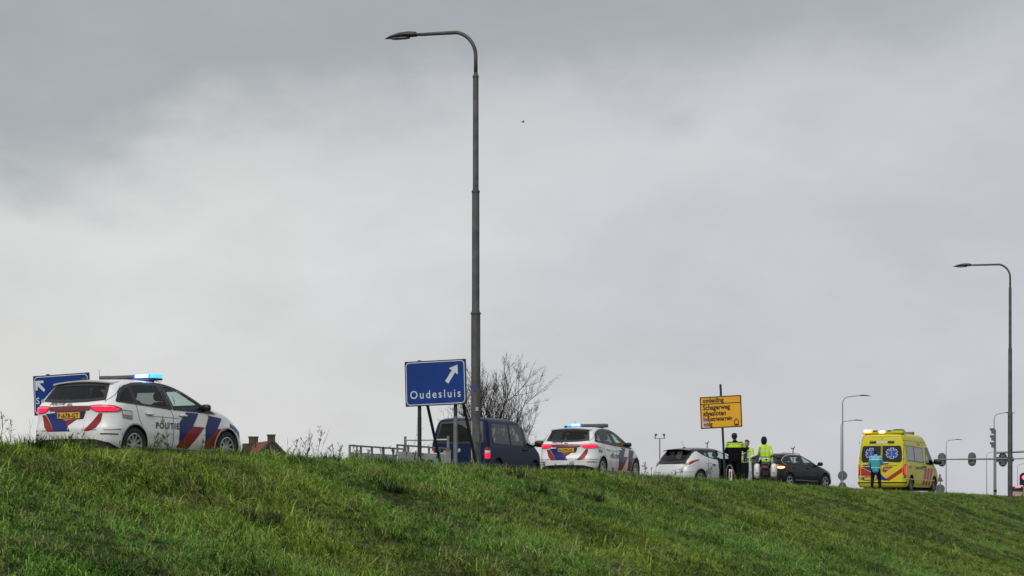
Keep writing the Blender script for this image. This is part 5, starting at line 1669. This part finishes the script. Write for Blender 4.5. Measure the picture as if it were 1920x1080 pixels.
def person(label, loc, heading, J, jacket, jacket_cls, trousers, shoe, hair='short', cuffs=True, scale=1.0):
    """J overrides joints; facing +x, y to the left"""
    e = empty('person', loc, R(90 - heading))
    e.scale = (scale,) * 3
    tag(e, label, 'person')
    j = dict(pelvis=(0, 0, .98), chest=(.01, 0, 1.28), neck=(0, 0, 1.49), head=(.02, 0, 1.665))
    for s, n in ((1, 'l'), (-1, 'r')):
        j.update({'sh' + n: (0, s * .185, 1.43), 'el' + n: (-.02, s * .25, 1.14), 'wr' + n: (.05, s * .26, .90),
                  'hi' + n: (0, s * .10, .93), 'kn' + n: (.03, s * .115, .50), 'an' + n: (-.02, s * .125, .085), 'to' + n: (.17, s * .145, .045)})
    j.update(J)
    j = {k: Vector(v) for k, v in j.items()}
    H = j['head']
    b = MB()
    b.blob(H + Vector((-.005, 0, .03)), (.096, .078, .100), 2.1, n=12)
    b.blob(H + Vector((.035, 0, -.055)), (.062, .056, .065), 2.1, n=10)
    capsule(b, H + Vector((.088, 0, -.005)), H + Vector((.105, 0, -.03)), .010, .014, 8)      # nose
    for s in (-1, 1):
        b.blob(H + Vector((-.005, s * .079, -.01)), (.022, .012, .034), 2, n=6)              # ears
    b.blob(H + Vector((.088, 0, -.072)), (.012, .024, .009), 2, n=6)                         # lips
    capsule(b, j['neck'] - Vector((0, 0, .08)), H - Vector((.01, 0, .06)), .056, .052)
    capsule(b, j['chest'] + Vector((0, .07, .05)), j['chest'] + Vector((0, -.07, .05)), .09, .09)
    capsule(b, j['chest'], j['pelvis'], .085, .085)
    for n, s in (('l', 1), ('r', -1)):
        capsule(b, j['chest'] + Vector((0, s * .08, .12)), j['sh' + n], .05, .05)
        capsule(b, j['sh' + n], j['el' + n], .048, .038)
        capsule(b, j['el' + n], j['wr' + n], .038, .026)
        capsule(b, j['pelvis'], j['hi' + n], .08, .08)
        capsule(b, j['hi' + n], j['kn' + n], .078, .052)
        capsule(b, j['kn' + n], j['an' + n], .050, .036)
        capsule(b, j['an' + n], j['to' + n], .036, .028)
        # hand: palm, four fingers of different length, thumb from the side
        w = j['wr' + n]
        d = (w - j['el' + n]).normalized()
        f = Vector((1, 0, 0)) - d * d.x
        f = f.normalized() if f.length > .2 else Vector((0, 0, -1))
        curl = d.cross(f).normalized() * (-s)                      # palm looks to the body
        for k in range(4):
            o = f * (.030 - .020 * k)
            capsule(b, w + o * .6, w + d * .082 + o, .013, .012, 8)
            L = (.070, .080, .074, .058)[k]
            p1 = w + d * .085 + o
            p2 = p1 + (d * .92 + curl * .25).normalized() * L * .5
            p3 = p2 + (d * .6 + curl * .75).normalized() * L * .5
            capsule(b, p1, p2, .0092, .0088, 8)
            capsule(b, p2, p3, .0088, .0075, 8)
        t1 = w + d * .03 + f * .030
        t2 = t1 + (d * .55 + f * .75).normalized() * .042
        capsule(b, t1, t2, .013, .011, 8)
        capsule(b, t2, t2 + (d * .9 + curl * .3).normalized() * .032, .010, .0085, 8)
    body = fuse('body', b, [M_SKIN], e, .0075, smooth_it=2)
    for s in (-1, 1):
        MB().blob(H + Vector((.084, s * .032, .006)), (.012, .014, .009), 2, n=6).build('eye', M_BLACK, body, smooth=True)
    # jacket
    g = MB()
    C, Pv = j['chest'], j['pelvis']
    up = (j['neck'] - Pv).normalized()
    capsule(g, j['shl'] - Vector((0, .01, .01)), j['shr'] + Vector((0, .01, -.01)), .082, .082)
    for s in (-1, 1):
        capsule(g, C + Vector((0, s * .085, .04)), Pv + Vector((0, s * .075, -.02)), .135, .125)
        capsule(g, C + Vector((.01, s * .05, .10)), Pv + Vector((0, s * .05, -.10)), .125, .125)
    capsule(g, j['neck'] - up * .06, j['neck'] + up * .005, .085, .074)
    for n in 'lr':
        capsule(g, j['sh' + n], j['el' + n], .075, .064)
        capsule(g, j['el' + n], j['el' + n].lerp(j['wr' + n], .92), .064, .046)
    fuse('jacket', g, jacket, e, .012, jacket_cls)
    t = MB()
    for n, s in (('l', 1), ('r', -1)):
        capsule(t, Pv + Vector((0, s * .05, .0)), j['hi' + n], .12, .105)
        capsule(t, j['hi' + n], j['kn' + n], .102, .076)
        capsule(t, j['kn' + n], j['an' + n].lerp(j['kn' + n], .06), .074, .060)
    fuse('trousers', t, [trousers], e, .012)
    for n in 'lr':
        q = MB()
        an, to = j['an' + n], j['to' + n]
        capsule(q, an + Vector((0, 0, .05)), an - Vector((.02, 0, .03)), .052, .05)
        capsule(q, an - Vector((.02, 0, .035)), to, .048, .042)
        fuse('shoe', q, [shoe], e, .010)
    h = MB()
    if hair == 'helmet':
        h.blob(H + Vector((.0, 0, .02)), (.142, .122, .150), 2.2, n=14)
        hm = h.build('helmet', M_HELM, e, smooth=True)
        MB().blob(H + Vector((.062, 0, .03)), (.088, .112, .062), 2.4, n=10).build('visor', M_LB_GREY, hm, smooth=True)
    else:
        k = 1.0 if hair == 'short' else 1.08
        h.blob(H + Vector((-.028, 0, .045)), (.092 * k, .087 * k, .092 * k), 2.1, n=12)
        h.blob(H + Vector((.02, 0, .085)), (.075, .072, .052), 2.1, n=10)
        h.blob(H + Vector((-.06, 0, -.02)), (.045, .066, .075), 2.1, n=10)
        fuse('hair', h, [M_HAIR], e, .010)
    return e

# officer seen from behind, dark uniform with a bright yoke
def cls_a(x, y, z):
    if 1.30 < z < 1.405: return 1
    if 1.425 < z < 1.458: return 1
    return 0
p = at(1378, 88.5)
person('police officer in black uniform with bright yellow shoulder band, leaning at the hatchback', (p.x, p.y, ZR), 12,
       dict(ell=(.12, .27, 1.16), wrl=(.30, .16, 1.08), elr=(.13, -.30, 1.20), wrr=(.34, -.22, 1.22), head=(.05, .02, 1.665), kn_=(0, 0, 0)),
       [M_NAVY, M_HIVIS], cls_a, M_NAVY, M_SHOE, scale=1.02).scale = (1.1, 1.16, 1.02)
# officer facing the camera beyond the bonnet
def cls_b(x, y, z):
    if abs(y) < .075 + max(0, (z - 1.3)) * .3 and x > 0: return 1
    if z < 1.22 and z > 1.16: return 2
    return 0
p = at(1400, 98.6)
person('police officer in yellow jacket with dark collar, facing out behind the open door', (p.x, p.y, ZR), 205,
       dict(ell=(.06, .27, 1.16), wrl=(.26, .14, 1.10), head=(.03, .02, 1.655), elr=(.05, -.27, 1.15), wrr=(.20, -.12, 1.02)),
       [M_HIVIS, M_NAVY, M_REFL], cls_b, M_NAVY, M_SHOE, scale=1.06)
# medic standing behind the ambulance
def cls_d(x, y, z):
    if 1.33 < z < 1.365 and x < .02: return 2
    if z > 1.33: return 1
    if 1.00 < z < 1.03: return 2
    return 0
p = at(1642, 109.5)
person('medic in teal jacket and dark trousers standing behind the ambulance', (p.x, p.y, ZR + .0), 12,
       dict(ell=(.06, .27, 1.15), wrl=(.27, .20, 1.06), elr=(.08, -.27, 1.16), wrr=(.34, -.26, 1.20), head=(.04, .02, 1.655),
            hil=(0, .10, .93), knl=(.02, .14, .50), anl=(-.02, .16, .085), tol=(.15, .20, .045), knr=(.02, -.15, .50), anr=(-.03, -.19, .085), tor=(.13, -.25, .045)),
       [M_TEAL, M_TEALL, M_REFL], cls_d, M_TROU, M_SHOEO, scale=1.02)

# ------------------------------------------------------------------ police motorcycle and its rider
MX, MY, MH = at(1435, 88.0).x, 88.0, 6.5
e = empty('motorcycle', (MX, MY, ZR), R(90 - MH))
tag(e, 'white police motorcycle with two large panniers behind the dark estate car', 'motorcycle')
wmm = wheel_meshes(.31, .16, .215, 5, M_RUB, M_RIM, M_RIMD, 'motorcycle')
for x in (.35, 1.85):
    w = link_mesh('wheel', wmm[0], e); w.location = (x, 0, .31)
    link_mesh('tyre', wmm[1], w); link_mesh('rim', wmm[2], w)
M_MOTO = mat('motorcycle_white', (.70, .71, .69), .3, var=.06, coat=.4)
for s in (-1, 1):
    pn = MB().blob((.28, s * .285, .51), (.30, .115, .26), 3.2, n=12).build('pannier', M_MOTO, e, smooth=True)
    MB().box((.28, s * .40, .56), (.36, .01, .10), bev=.004).build('blue_stripe', M_BLUE, pn)
    MB().box((.0, s * .285, .44), (.03, .07, .05), bev=.008).build('reflector', M_TAILD, pn)
MB().blob((.30, 0, .74), (.34, .13, .06), 3, n=10).build('rear_rack', M_TRIM, e, smooth=True)
MB().blob((.06, 0, .62), (.10, .12, .10), 3, n=10).build('tail_unit', M_TRIM, e, smooth=True)
MB().box((-.045, 0, .63), (.02, .16, .06), bev=.01).build('tail_light', M_TAIL, e)
MB().box((-.03, 0, .44), (.015, .20, .16), bev=.004).build('mudguard_flap', M_TRIM, e)
MB().blob((.80, 0, .78), (.40, .16, .07), 3, n=12).build('seat', M_SEAT, e, smooth=True)
MB().blob((1.22, 0, .86), (.27, .19, .16), 2.6, n=12).build('fuel_tank', M_MOTO, e, smooth=True)
MB().blob((1.10, 0, .46), (.34, .20, .22), 3, n=10).build('engine', M_TRIM, e, smooth=True)
MB().blob((1.62, 0, .86), (.26, .26, .26), 2.5, n=12).build('fairing', M_MOTO, e, smooth=True)
ws = []
for i in range(7):
    for k in range(5):
        y = -.22 + .44 * i / 6
        ws.append((1.62 - .10 * k / 4 * 2 - (y / .22) ** 2 * .10, y * (1 - .1 * k / 4), 1.02 + .36 * k / 4))
MB().add(ws, [(i * 5 + k, i * 5 + k + 1, (i + 1) * 5 + k + 1, (i + 1) * 5 + k) for i in range(6) for k in range(4)]).build('windscreen', M_GCLEAR, e, smooth=True, fix=False)
for s in (-1, 1):
    MB().tube([(1.85, s * .09, .31), (1.60, s * .09, .95)], .03, 8).build('fork_leg', M_GALV, e, smooth=True)
    MB().tube([(1.50, s * .08, 1.02), (1.42, s * .25, 1.06), (1.34, s * .40, 1.04)], .016, 8).build('handlebar', M_TRIM, e, smooth=True)
    MB().blob((1.62, s * .42, 1.00), (.05, .08, .05), 2.5, n=8).build('mirror', M_TRIM, e, smooth=True)
    MB().tube([(1.5, s * .12, .36), (.6, s * .20, .30), (.1, s * .22, .36)], [.03, .04, .055], 8).build('exhaust', M_RIM, e, smooth=True)
MB().tube([(.6, .16, .35), (.58, .30, .0)], .015, 6).build('side_stand', M_TRIM, e)

def cls_c(x, y, z):
    if z > 1.33: return 0
    if 1.20 < z < 1.245: return 1
    if .98 < z < 1.025: return 2
    if .93 < z < .975: return 1
    return 0
c, s_ = math.sin(R(MH)), math.cos(R(MH))
off = .72
person('motorcycle officer in bright yellow jacket and black helmet astride the motorcycle', (MX + c * off, MY + s_ * off, ZR), MH - 14,
       dict(pelvis=(0, 0, .90), chest=(.05, .01, 1.20), neck=(.05, .02, 1.40), head=(.07, .05, 1.555),
            shl=(.05, .19, 1.34), shr=(.05, -.19, 1.34), ell=(.22, .22, 1.12), wrl=(.42, .16, 1.08), elr=(-.06, -.25, 1.10), wrr=(.14, -.22, .97),
            hil=(.02, .12, .88), hir=(.02, -.12, .88), knl=(.36, .28, .62), knr=(.36, -.28, .62), anl=(.22, .34, .10), anr=(.22, -.34, .10), tol=(.38, .36, .045), tor=(.38, -.36, .045)),
       [M_HIVIS, M_REFL, M_HIVISD], cls_c, M_NAVY, M_SHOE, 'helmet').scale = (1, .84, 1)

# ------------------------------------------------------------------ a bird far up
b = at(980.5, 150, 229)
e = empty('bird', b, R(20))
e.scale = (.6, .6, .6)
tag(e, 'small dark bird flying high above the road', 'bird')
mb = MB()
capsule(mb, (-.10, 0, 0), (.08, 0, .0), .035, .045)
capsule(mb, (.08, 0, 0), (.16, 0, .02), .035, .022)
capsule(mb, (.16, 0, .02), (.20, 0, .015), .012, .004)
capsule(mb, (-.10, 0, 0), (-.22, 0, .01), .025, .012)
bd = fuse('body', mb, [mat('bird_dark', (.03, .03, .032), .8)], e, .008)
for s in (-1, 1):
    MB().add([(.06, s * .03, .02), (.08, s * .16, .10), (.0, s * .32, .14), (-.06, s * .30, .13), (-.03, s * .15, .08), (-.07, s * .03, .015),
              (.05, s * .03, .005), (.07, s * .16, .088), (-.005, s * .315, .132), (-.05, s * .30, .122), (-.03, s * .15, .07), (-.06, s * .03, .003)],
             [(0, 1, 4, 5), (1, 2, 3, 4), (11, 10, 7, 6), (10, 9, 8, 7), (0, 6, 7, 1), (1, 7, 8, 2), (2, 8, 9, 3), (3, 9, 10, 4), (4, 10, 11, 5)]).build('wing', mat('bird_dark', (.03, .03, .032), .8), e)
# ------------------------------------------------------------------ grass and weeds
def grass_mat(name, cols, dry=.345):
    m = bpy.data.materials.new(name)
    m.use_nodes = True
    nt = m.node_tree
    p = nt.nodes['Principled BSDF']
    p.inputs['Roughness'].default_value = .45
    p.inputs['Specular IOR Level'].default_value = .18
    g = nt.nodes.new('ShaderNodeNewGeometry')
    oi = nt.nodes.new('ShaderNodeObjectInfo')
    def noise(sc, det=4):
        n = nt.nodes.new('ShaderNodeTexNoise')
        n.inputs['Scale'].default_value = sc; n.inputs['Detail'].default_value = det
        nt.links.new(g.outputs['Position'], n.inputs['Vector'])
        return n.outputs['Fac']
    big, mid = noise(.35), noise(1.3)
    sh = nt.nodes.new('ShaderNodeAttribute'); sh.attribute_name = 'shade'
    fine = sh.outputs['Fac']
    a = nt.nodes.new('ShaderNodeMath'); a.operation = 'MULTIPLY_ADD'
    nt.links.new(oi.outputs['Random'], a.inputs[0]); a.inputs[1].default_value = .46
    nt.links.new(big, a.inputs[2])
    b = nt.nodes.new('ShaderNodeMath'); b.operation = 'MULTIPLY_ADD'
    nt.links.new(fine, b.inputs[0]); b.inputs[1].default_value = .50
    nt.links.new(a.outputs[0], b.inputs[2])
    r = nt.nodes.new('ShaderNodeValToRGB')
    e = r.color_ramp.elements
    e[0].position = .50; e[0].color = cols[0] + (1,)
    e[1].position = 1.0; e[1].color = cols[2] + (1,)
    k = e.new(.84); k.color = cols[1] + (1,)
    nt.links.new(b.outputs[0], r.inputs[0])
    hb = noise(.16, 3)
    hr = nt.nodes.new('ShaderNodeMapRange'); hr.inputs['From Min'].default_value = .40; hr.inputs['From Max'].default_value = .60
    nt.links.new(hb, hr.inputs['Value'])
    hm = nt.nodes.new('ShaderNodeMix'); hm.data_type = 'RGBA'; hm.blend_type = 'MULTIPLY'; hm.inputs[0].default_value = 1.0
    hc = nt.nodes.new('ShaderNodeMix'); hc.data_type = 'RGBA'
    hc.inputs[6].default_value = (.84, 1.0, 1.12, 1); hc.inputs[7].default_value = (1.08, .98, .82, 1)
    nt.links.new(hr.outputs[0], hc.inputs[0])
    nt.links.new(r.outputs[0], hm.inputs[6]); nt.links.new(hc.outputs[2], hm.inputs[7])
    # straw blades, thicker in patches
    c = nt.nodes.new('ShaderNodeMath'); c.operation = 'MULTIPLY_ADD'
    nt.links.new(oi.outputs['Random'], c.inputs[0]); c.inputs[1].default_value = .28
    nt.links.new(mid, c.inputs[2])
    d = nt.nodes.new('ShaderNodeMapRange'); d.inputs['From Min'].default_value = 1.02 - dry; d.inputs['From Max'].default_value = 1.20 - dry
    d.inputs['To Max'].default_value = .8
    nt.links.new(c.outputs[0], d.inputs['Value'])
    mx = nt.nodes.new('ShaderNodeMix'); mx.data_type = 'RGBA'
    nt.links.new(d.outputs[0], mx.inputs[0]); nt.links.new(hm.outputs[2], mx.inputs[6])
    mx.inputs[7].default_value = (.24, .20, .09, 1)
    nt.links.new(mx.outputs[2], p.inputs['Base Color'])
    tl_ = nt.nodes.new('ShaderNodeBsdfTranslucent')
    nt.links.new(mx.outputs[2], tl_.inputs[0])
    ms = nt.nodes.new('ShaderNodeMixShader'); ms.inputs[0].default_value = .18
    out = nt.nodes['Material Output']
    nt.links.new(p.outputs[0], ms.inputs[1]); nt.links.new(tl_.outputs[0], ms.inputs[2])
    nt.links.new(ms.outputs[0], out.inputs[0])
    return m
M_GRASS = grass_mat('verge_grass', [(.010, .032, .004), (.066, .155, .012), (.26, .39, .058)])
M_TUSS = grass_mat('dark_tussock_grass', [(.012, .026, .008), (.022, .042, .012), (.045, .07, .022)], -.5)

def clump_mesh(name, n, rad, lmin, lmax, wd, lean, mt, seed, seg=4):
    rd = random.Random(seed)
    v, f = [], []
    for _ in range(n):
        a = rd.uniform(0, 6.283); r = rad * math.sqrt(rd.random())
        x, y = r * math.cos(a), r * math.sin(a)
        b = a + rd.uniform(-1.6, 1.6)
        L = rd.uniform(lmin, lmax); w = wd * rd.uniform(.6, 1.2)
        ln = lean * rd.uniform(.3, 1.4)
        dx_, dy_ = math.cos(b), math.sin(b)
        px, py = -dy_, dx_
        o = len(v)
        h = out = 0.0
        for s in range(seg + 1):
            t = s / seg
            ang = ln * (t ** 1.1) * 1.9
            if s:
                h += L / seg * math.cos(ang); out += L / seg * math.sin(ang)
            ww = w * (1 - t) ** .7 * .5
            if s < seg:
                v += [(x + dx_ * out + px * ww, y + dy_ * out + py * ww, h - .02), (x + dx_ * out - px * ww, y + dy_ * out - py * ww, h - .02)]
            else:
                v.append((x + dx_ * out, y + dy_ * out, h - .02))
        for s in range(seg - 1):
            f.append((o + 2 * s, o + 2 * s + 1, o + 2 * s + 3, o + 2 * s + 2))
        f.append((o + 2 * seg - 2, o + 2 * seg - 1, o + 2 * seg))
    me = bpy.data.meshes.new(name)
    me.from_pydata(v, [], f)
    me.materials.append(mt)
    me.polygons.foreach_set('use_smooth', [True] * len(f))
    at0 = me.attributes.new('shade', 'FLOAT', 'POINT')
    at0.data.foreach_set('value', np.repeat([rd.random() for _ in range(n)], 2 * seg + 1).astype(np.float32))
    me.update()
    return me

# tall weeds standing on the crest, each a thing of its own
M_WEED = mat('dry_weed_stalk', (.055, .048, .026), .9, var=.4, scale=4)
M_WEEDG = mat('green_weed', (.035, .06, .016), .9, var=.4, scale=4)
def weed_spot(px):
    for lim, w in ((60, 'beside the leafless shrub left of the sign'), (470, 'in front of the near police car'), (650, 'beside the farmhouse and its shrub'), (900, 'in front of the trailer and van'),
                   (1190, 'in front of the second police car'), (1240, 'between the second police car and the hatchback'), (9999, 'in front of the white hatchback')):
        if px < lim: return w
def weed(px, d, h, seed, kind):
    rd = random.Random(seed)
    q = at(px, d)
    z = ground_z(q.x, q.y)
    mb = MB()
    lean = Vector((rd.uniform(-.25, .25), rd.uniform(-.2, .2), 1))
    p0 = Vector((0, 0, -.05)); pts = [p0]
    for i in range(5):
        lean = (lean + Vector((rd.uniform(-.2, .2), rd.uniform(-.2, .2), 0))).normalized()
        pts.append(pts[-1] + lean * (h + .05) / 5)
    mb.tube(pts, [.006, .006, .005, .004, .0035, .0025], 4)
    for k in range(rd.randint(4, 8)):
        i = rd.randint(1, 4); t = rd.random()
        b = pts[i].lerp(pts[i + 1], t)
        dr_ = Vector((rd.uniform(-1, 1), rd.uniform(-1, 1), rd.uniform(.3, 1.1))).normalized()
        L = h * rd.uniform(.12, .32)
        c1 = b + dr_ * L * .6; c2 = b + dr_ * L + Vector((0, 0, .02 if kind != 'arch' else -L * .3))
        mb.tube([b, c1, c2], [.0035, .003, .002], 3)
        if kind == 'umbel':
            for a in range(5):
                mb.tube([c2, c2 + Vector((rd.uniform(-.05, .05), rd.uniform(-.05, .05), rd.uniform(.01, .05)))], [.002, .004], 3)
        elif kind == 'leaf':
            s1 = dr_.cross(Vector((0, 0, 1))).normalized() * .018
            mb.add([c1, c1 + s1 + dr_ * .04, c2 + dr_ * .05, c1 - s1 + dr_ * .04], [(0, 1, 2, 3)])
    top = pts[-1]
    for a in range(7):
        mb.tube([pts[-2].lerp(top, a / 7), pts[-2].lerp(top, a / 7) + Vector((rd.uniform(-.03, .03), rd.uniform(-.03, .03), .035))], [.003, .005], 3)
    o = mb.build('weed', M_WEED if rd.random() < .6 else M_WEEDG, fix=False)
    o.location = (q.x, q.y, z)
    tag(o, 'thin weed stalk on the crest ' + weed_spot(px), 'weed', 'weed stalks ' + weed_spot(px))
def crest_d(px):
    u = (px - 960) / F
    return (OX - OY * TX / TY) / (u - TX / TY)
kinds = ('umbel', 'arch', 'leaf')
for i, (px, hh) in enumerate([(3, .55), (14, .45), (140, .24), (148, .3), (283, .30), (290, .26), (300, .28), (312, .55), (316, .34), (350, .22), (372, .3), (380, .26), (390, .34), (396, .28), (240, .2),
                              (548, .40), (572, .52), (580, .38), (597, .60), (604, .32), (622, .26), (640, .28), (662, .38), (672, .3), (690, .26), (705, .3), (722, .28), (745, .30), (760, .26), (775, .3), (790, .25), (826, .24), (880, .2),
                              (1018, .2), (1040, .22), (1066, .26), (1072, .24), (1095, .2), (1120, .2), (1150, .22), (1200, .45), (1206, .38), (1212, .30), (1222, .3), (1262, .26), (1272, .30), (1280, .24), (1322, .34), (1330, .44), (1334, .3), (1350, .22), (1392, .2)]):
    weed(px, crest_d(px) - random.uniform(-.2, .5), hh, 100 + i, kinds[i % 3])
# dark tussocks
tus = [clump_mesh('tussock_%d' % i, 420, .26, .20, .40, .013, 1.0, M_TUSS, 300 + i) for i in range(3)]
for i, (px, dd, sc) in enumerate([(60, .4, 1.0), (76, .3, 1.1), (136, .1, 1.1), (146, .1, 1.2), (270, .3, .8), (322, .1, .85), (398, .1, .85), (440, .1, .95), (450, .0, .8),
                                  (556, .1, .8), (612, .0, .9), (490, 8.5, 1.1), (478, 8.9, 1.0), (715, 1.2, .8), (852, .6, .6), (1000, 6.5, 1.1), (1245, .8, .8), (730, 6.0, .9), (960, 3.0, .9), (1110, 8.0, 1.1)]):
    d = crest_d(px) - dd
    q = at(px, d)
    o = link_mesh('grass_tussock', tus[i % 3])
    o.location = (q.x, q.y, ground_z(q.x, q.y) - .04)
    o.scale = (sc, sc, sc * .95)
    o.rotation_euler = (0, 0, i * 1.7)
    w_ = 'down on the embankment slope' if dd > 1 else 'on the crest ' + weed_spot(px)
    tag(o, 'dark clump of coarse grass ' + w_, 'grass clump', 'dark grass clumps ' + w_)

# the sward: clumps scattered over the slope
lib = bpy.data.collections.new('grass_clumps')
spec = [(34, .12, .09, .20, .0140, 1.35), (34, .12, .09, .19, .0140, 1.6), (30, .11, .12, .24, .0130, 1.5), (38, .14, .05, .13, .0140, 1.3), (26, .09, .12, .23, .0120, 1.1), (32, .13, .10, .20, .0150, 1.75), (5, .09, .20, .34, .0045, .45), (30, .10, .14, .26, .0140, 1.7)]
for i, (n, r_, a, b, w, l) in enumerate(spec):
    lib.objects.link(bpy.data.objects.new('grass_clump_%d' % i, clump_mesh('grass_clump_%d' % i, n, r_, a, b, w, l, M_GRASS, 50 + i)))
tl = np.arange(-26, 112, .5)
sl = np.arange(-1.62, 11.5, .4)
T, Q = np.meshgrid(tl, sl, indexing='ij')
X, Y = ts(T, Q)
Z = terrain(T, Q)
i = np.arange(T.size).reshape(T.shape)
f = np.stack([i[:-1, :-1], i[:-1, 1:], i[1:, 1:], i[1:, :-1]], -1).reshape(-1, 4)
px = 960 + F * X.ravel() / Y.ravel()
py = HZ - F * (Z.ravel() - EZ) / Y.ravel()
ok = (px > -330) & (px < 2250) & (py < 1180)
f = f[ok[f].any(1)]
me = bpy.data.meshes.new('grass')
v = np.stack([X, Y, Z], -1).reshape(-1, 3)
used = np.unique(f)
remap = -np.ones(len(v), int); remap[used] = np.arange(len(used))
me.from_pydata(v[used].tolist(), [], remap[f].tolist())
me.update()
if me.polygons[0].normal.z < 0: me.flip_normals()
at_ = me.attributes.new('density', 'FLOAT', 'POINT')
Yu = Y.ravel()[used]; Tu, Su = T.ravel()[used], Q.ravel()[used]
dens = np.interp(Yu, [25, 45, 80, 130], [58, 58, 46, 36])
at_.data.foreach_set('value', dens.astype(np.float32))
a2 = me.attributes.new('tall', 'FLOAT', 'POINT')
tall = .95 + .52 * vnoise(Tu / .9, Su / .7, 11) + .22 * vnoise(Tu / 4.0, Su / 2.5, 12)
tall *= np.interp(Yu, [40, 60, 90, 120], [1.05, .95, .62, .48])
tall *= np.where(Su < -.8, .6, 1.0)
a2.data.foreach_set('value', tall.astype(np.float32))
grass = link_mesh('grass', me)
tag(grass, 'rough green grass covering the embankment slope', 'grass', kind='stuff')
ng = bpy.data.node_groups.new('grass_scatter', 'GeometryNodeTree')
ng.interface.new_socket('Geometry', in_out='INPUT', socket_type='NodeSocketGeometry')
ng.interface.new_socket('Geometry', in_out='OUTPUT', socket_type='NodeSocketGeometry')
def gn(t, **k):
    n = ng.nodes.new(t)
    for a, b in k.items(): setattr(n, a, b)
    return n
gi, go = gn('NodeGroupInput'), gn('NodeGroupOutput')
dp = gn('GeometryNodeDistributePointsOnFaces')
na = gn('GeometryNodeInputNamedAttribute', data_type='FLOAT'); na.inputs['Name'].default_value = 'density'
nb = gn('GeometryNodeInputNamedAttribute', data_type='FLOAT'); nb.inputs['Name'].default_value = 'tall'
ci = gn('GeometryNodeCollectionInfo'); ci.inputs['Collection'].default_value = lib
ci.inputs['Separate Children'].default_value = True; ci.inputs['Reset Children'].default_value = True
ip = gn('GeometryNodeInstanceOnPoints'); ip.inputs['Pick Instance'].default_value = True
rv = gn('FunctionNodeRandomValue', data_type='FLOAT_VECTOR')
rv.inputs[0].default_value = (-.25, -.25, 0); rv.inputs[1].default_value = (.25, .25, 6.283)
rs = gn('FunctionNodeRandomValue', data_type='FLOAT'); rs.inputs[2].default_value = 0; rs.inputs[3].default_value = 1
pw = gn('ShaderNodeMath', operation='POWER'); pw.inputs[1].default_value = 5.0
ma = gn('ShaderNodeMath', operation='MULTIPLY_ADD'); ma.inputs[1].default_value = .95; ma.inputs[2].default_value = .82
mu = gn('ShaderNodeMath', operation='MULTIPLY')
L = ng.links.new
L(gi.outputs[0], dp.inputs['Mesh']); L(na.outputs[0], dp.inputs['Density'])
L(dp.outputs['Points'], ip.inputs['Points']); L(ci.outputs[0], ip.inputs['Instance'])
L(rv.outputs[0], ip.inputs['Rotation'])
L(rs.outputs[1], pw.inputs[0]); L(pw.outputs[0], ma.inputs[0]); L(ma.outputs[0], mu.inputs[0]); L(nb.outputs[0], mu.inputs[1]); L(mu.outputs[0], ip.inputs['Scale'])
L(ip.outputs[0], go.inputs[0])
md = grass.modifiers.new('scatter', 'NODES')
md.node_group = ng
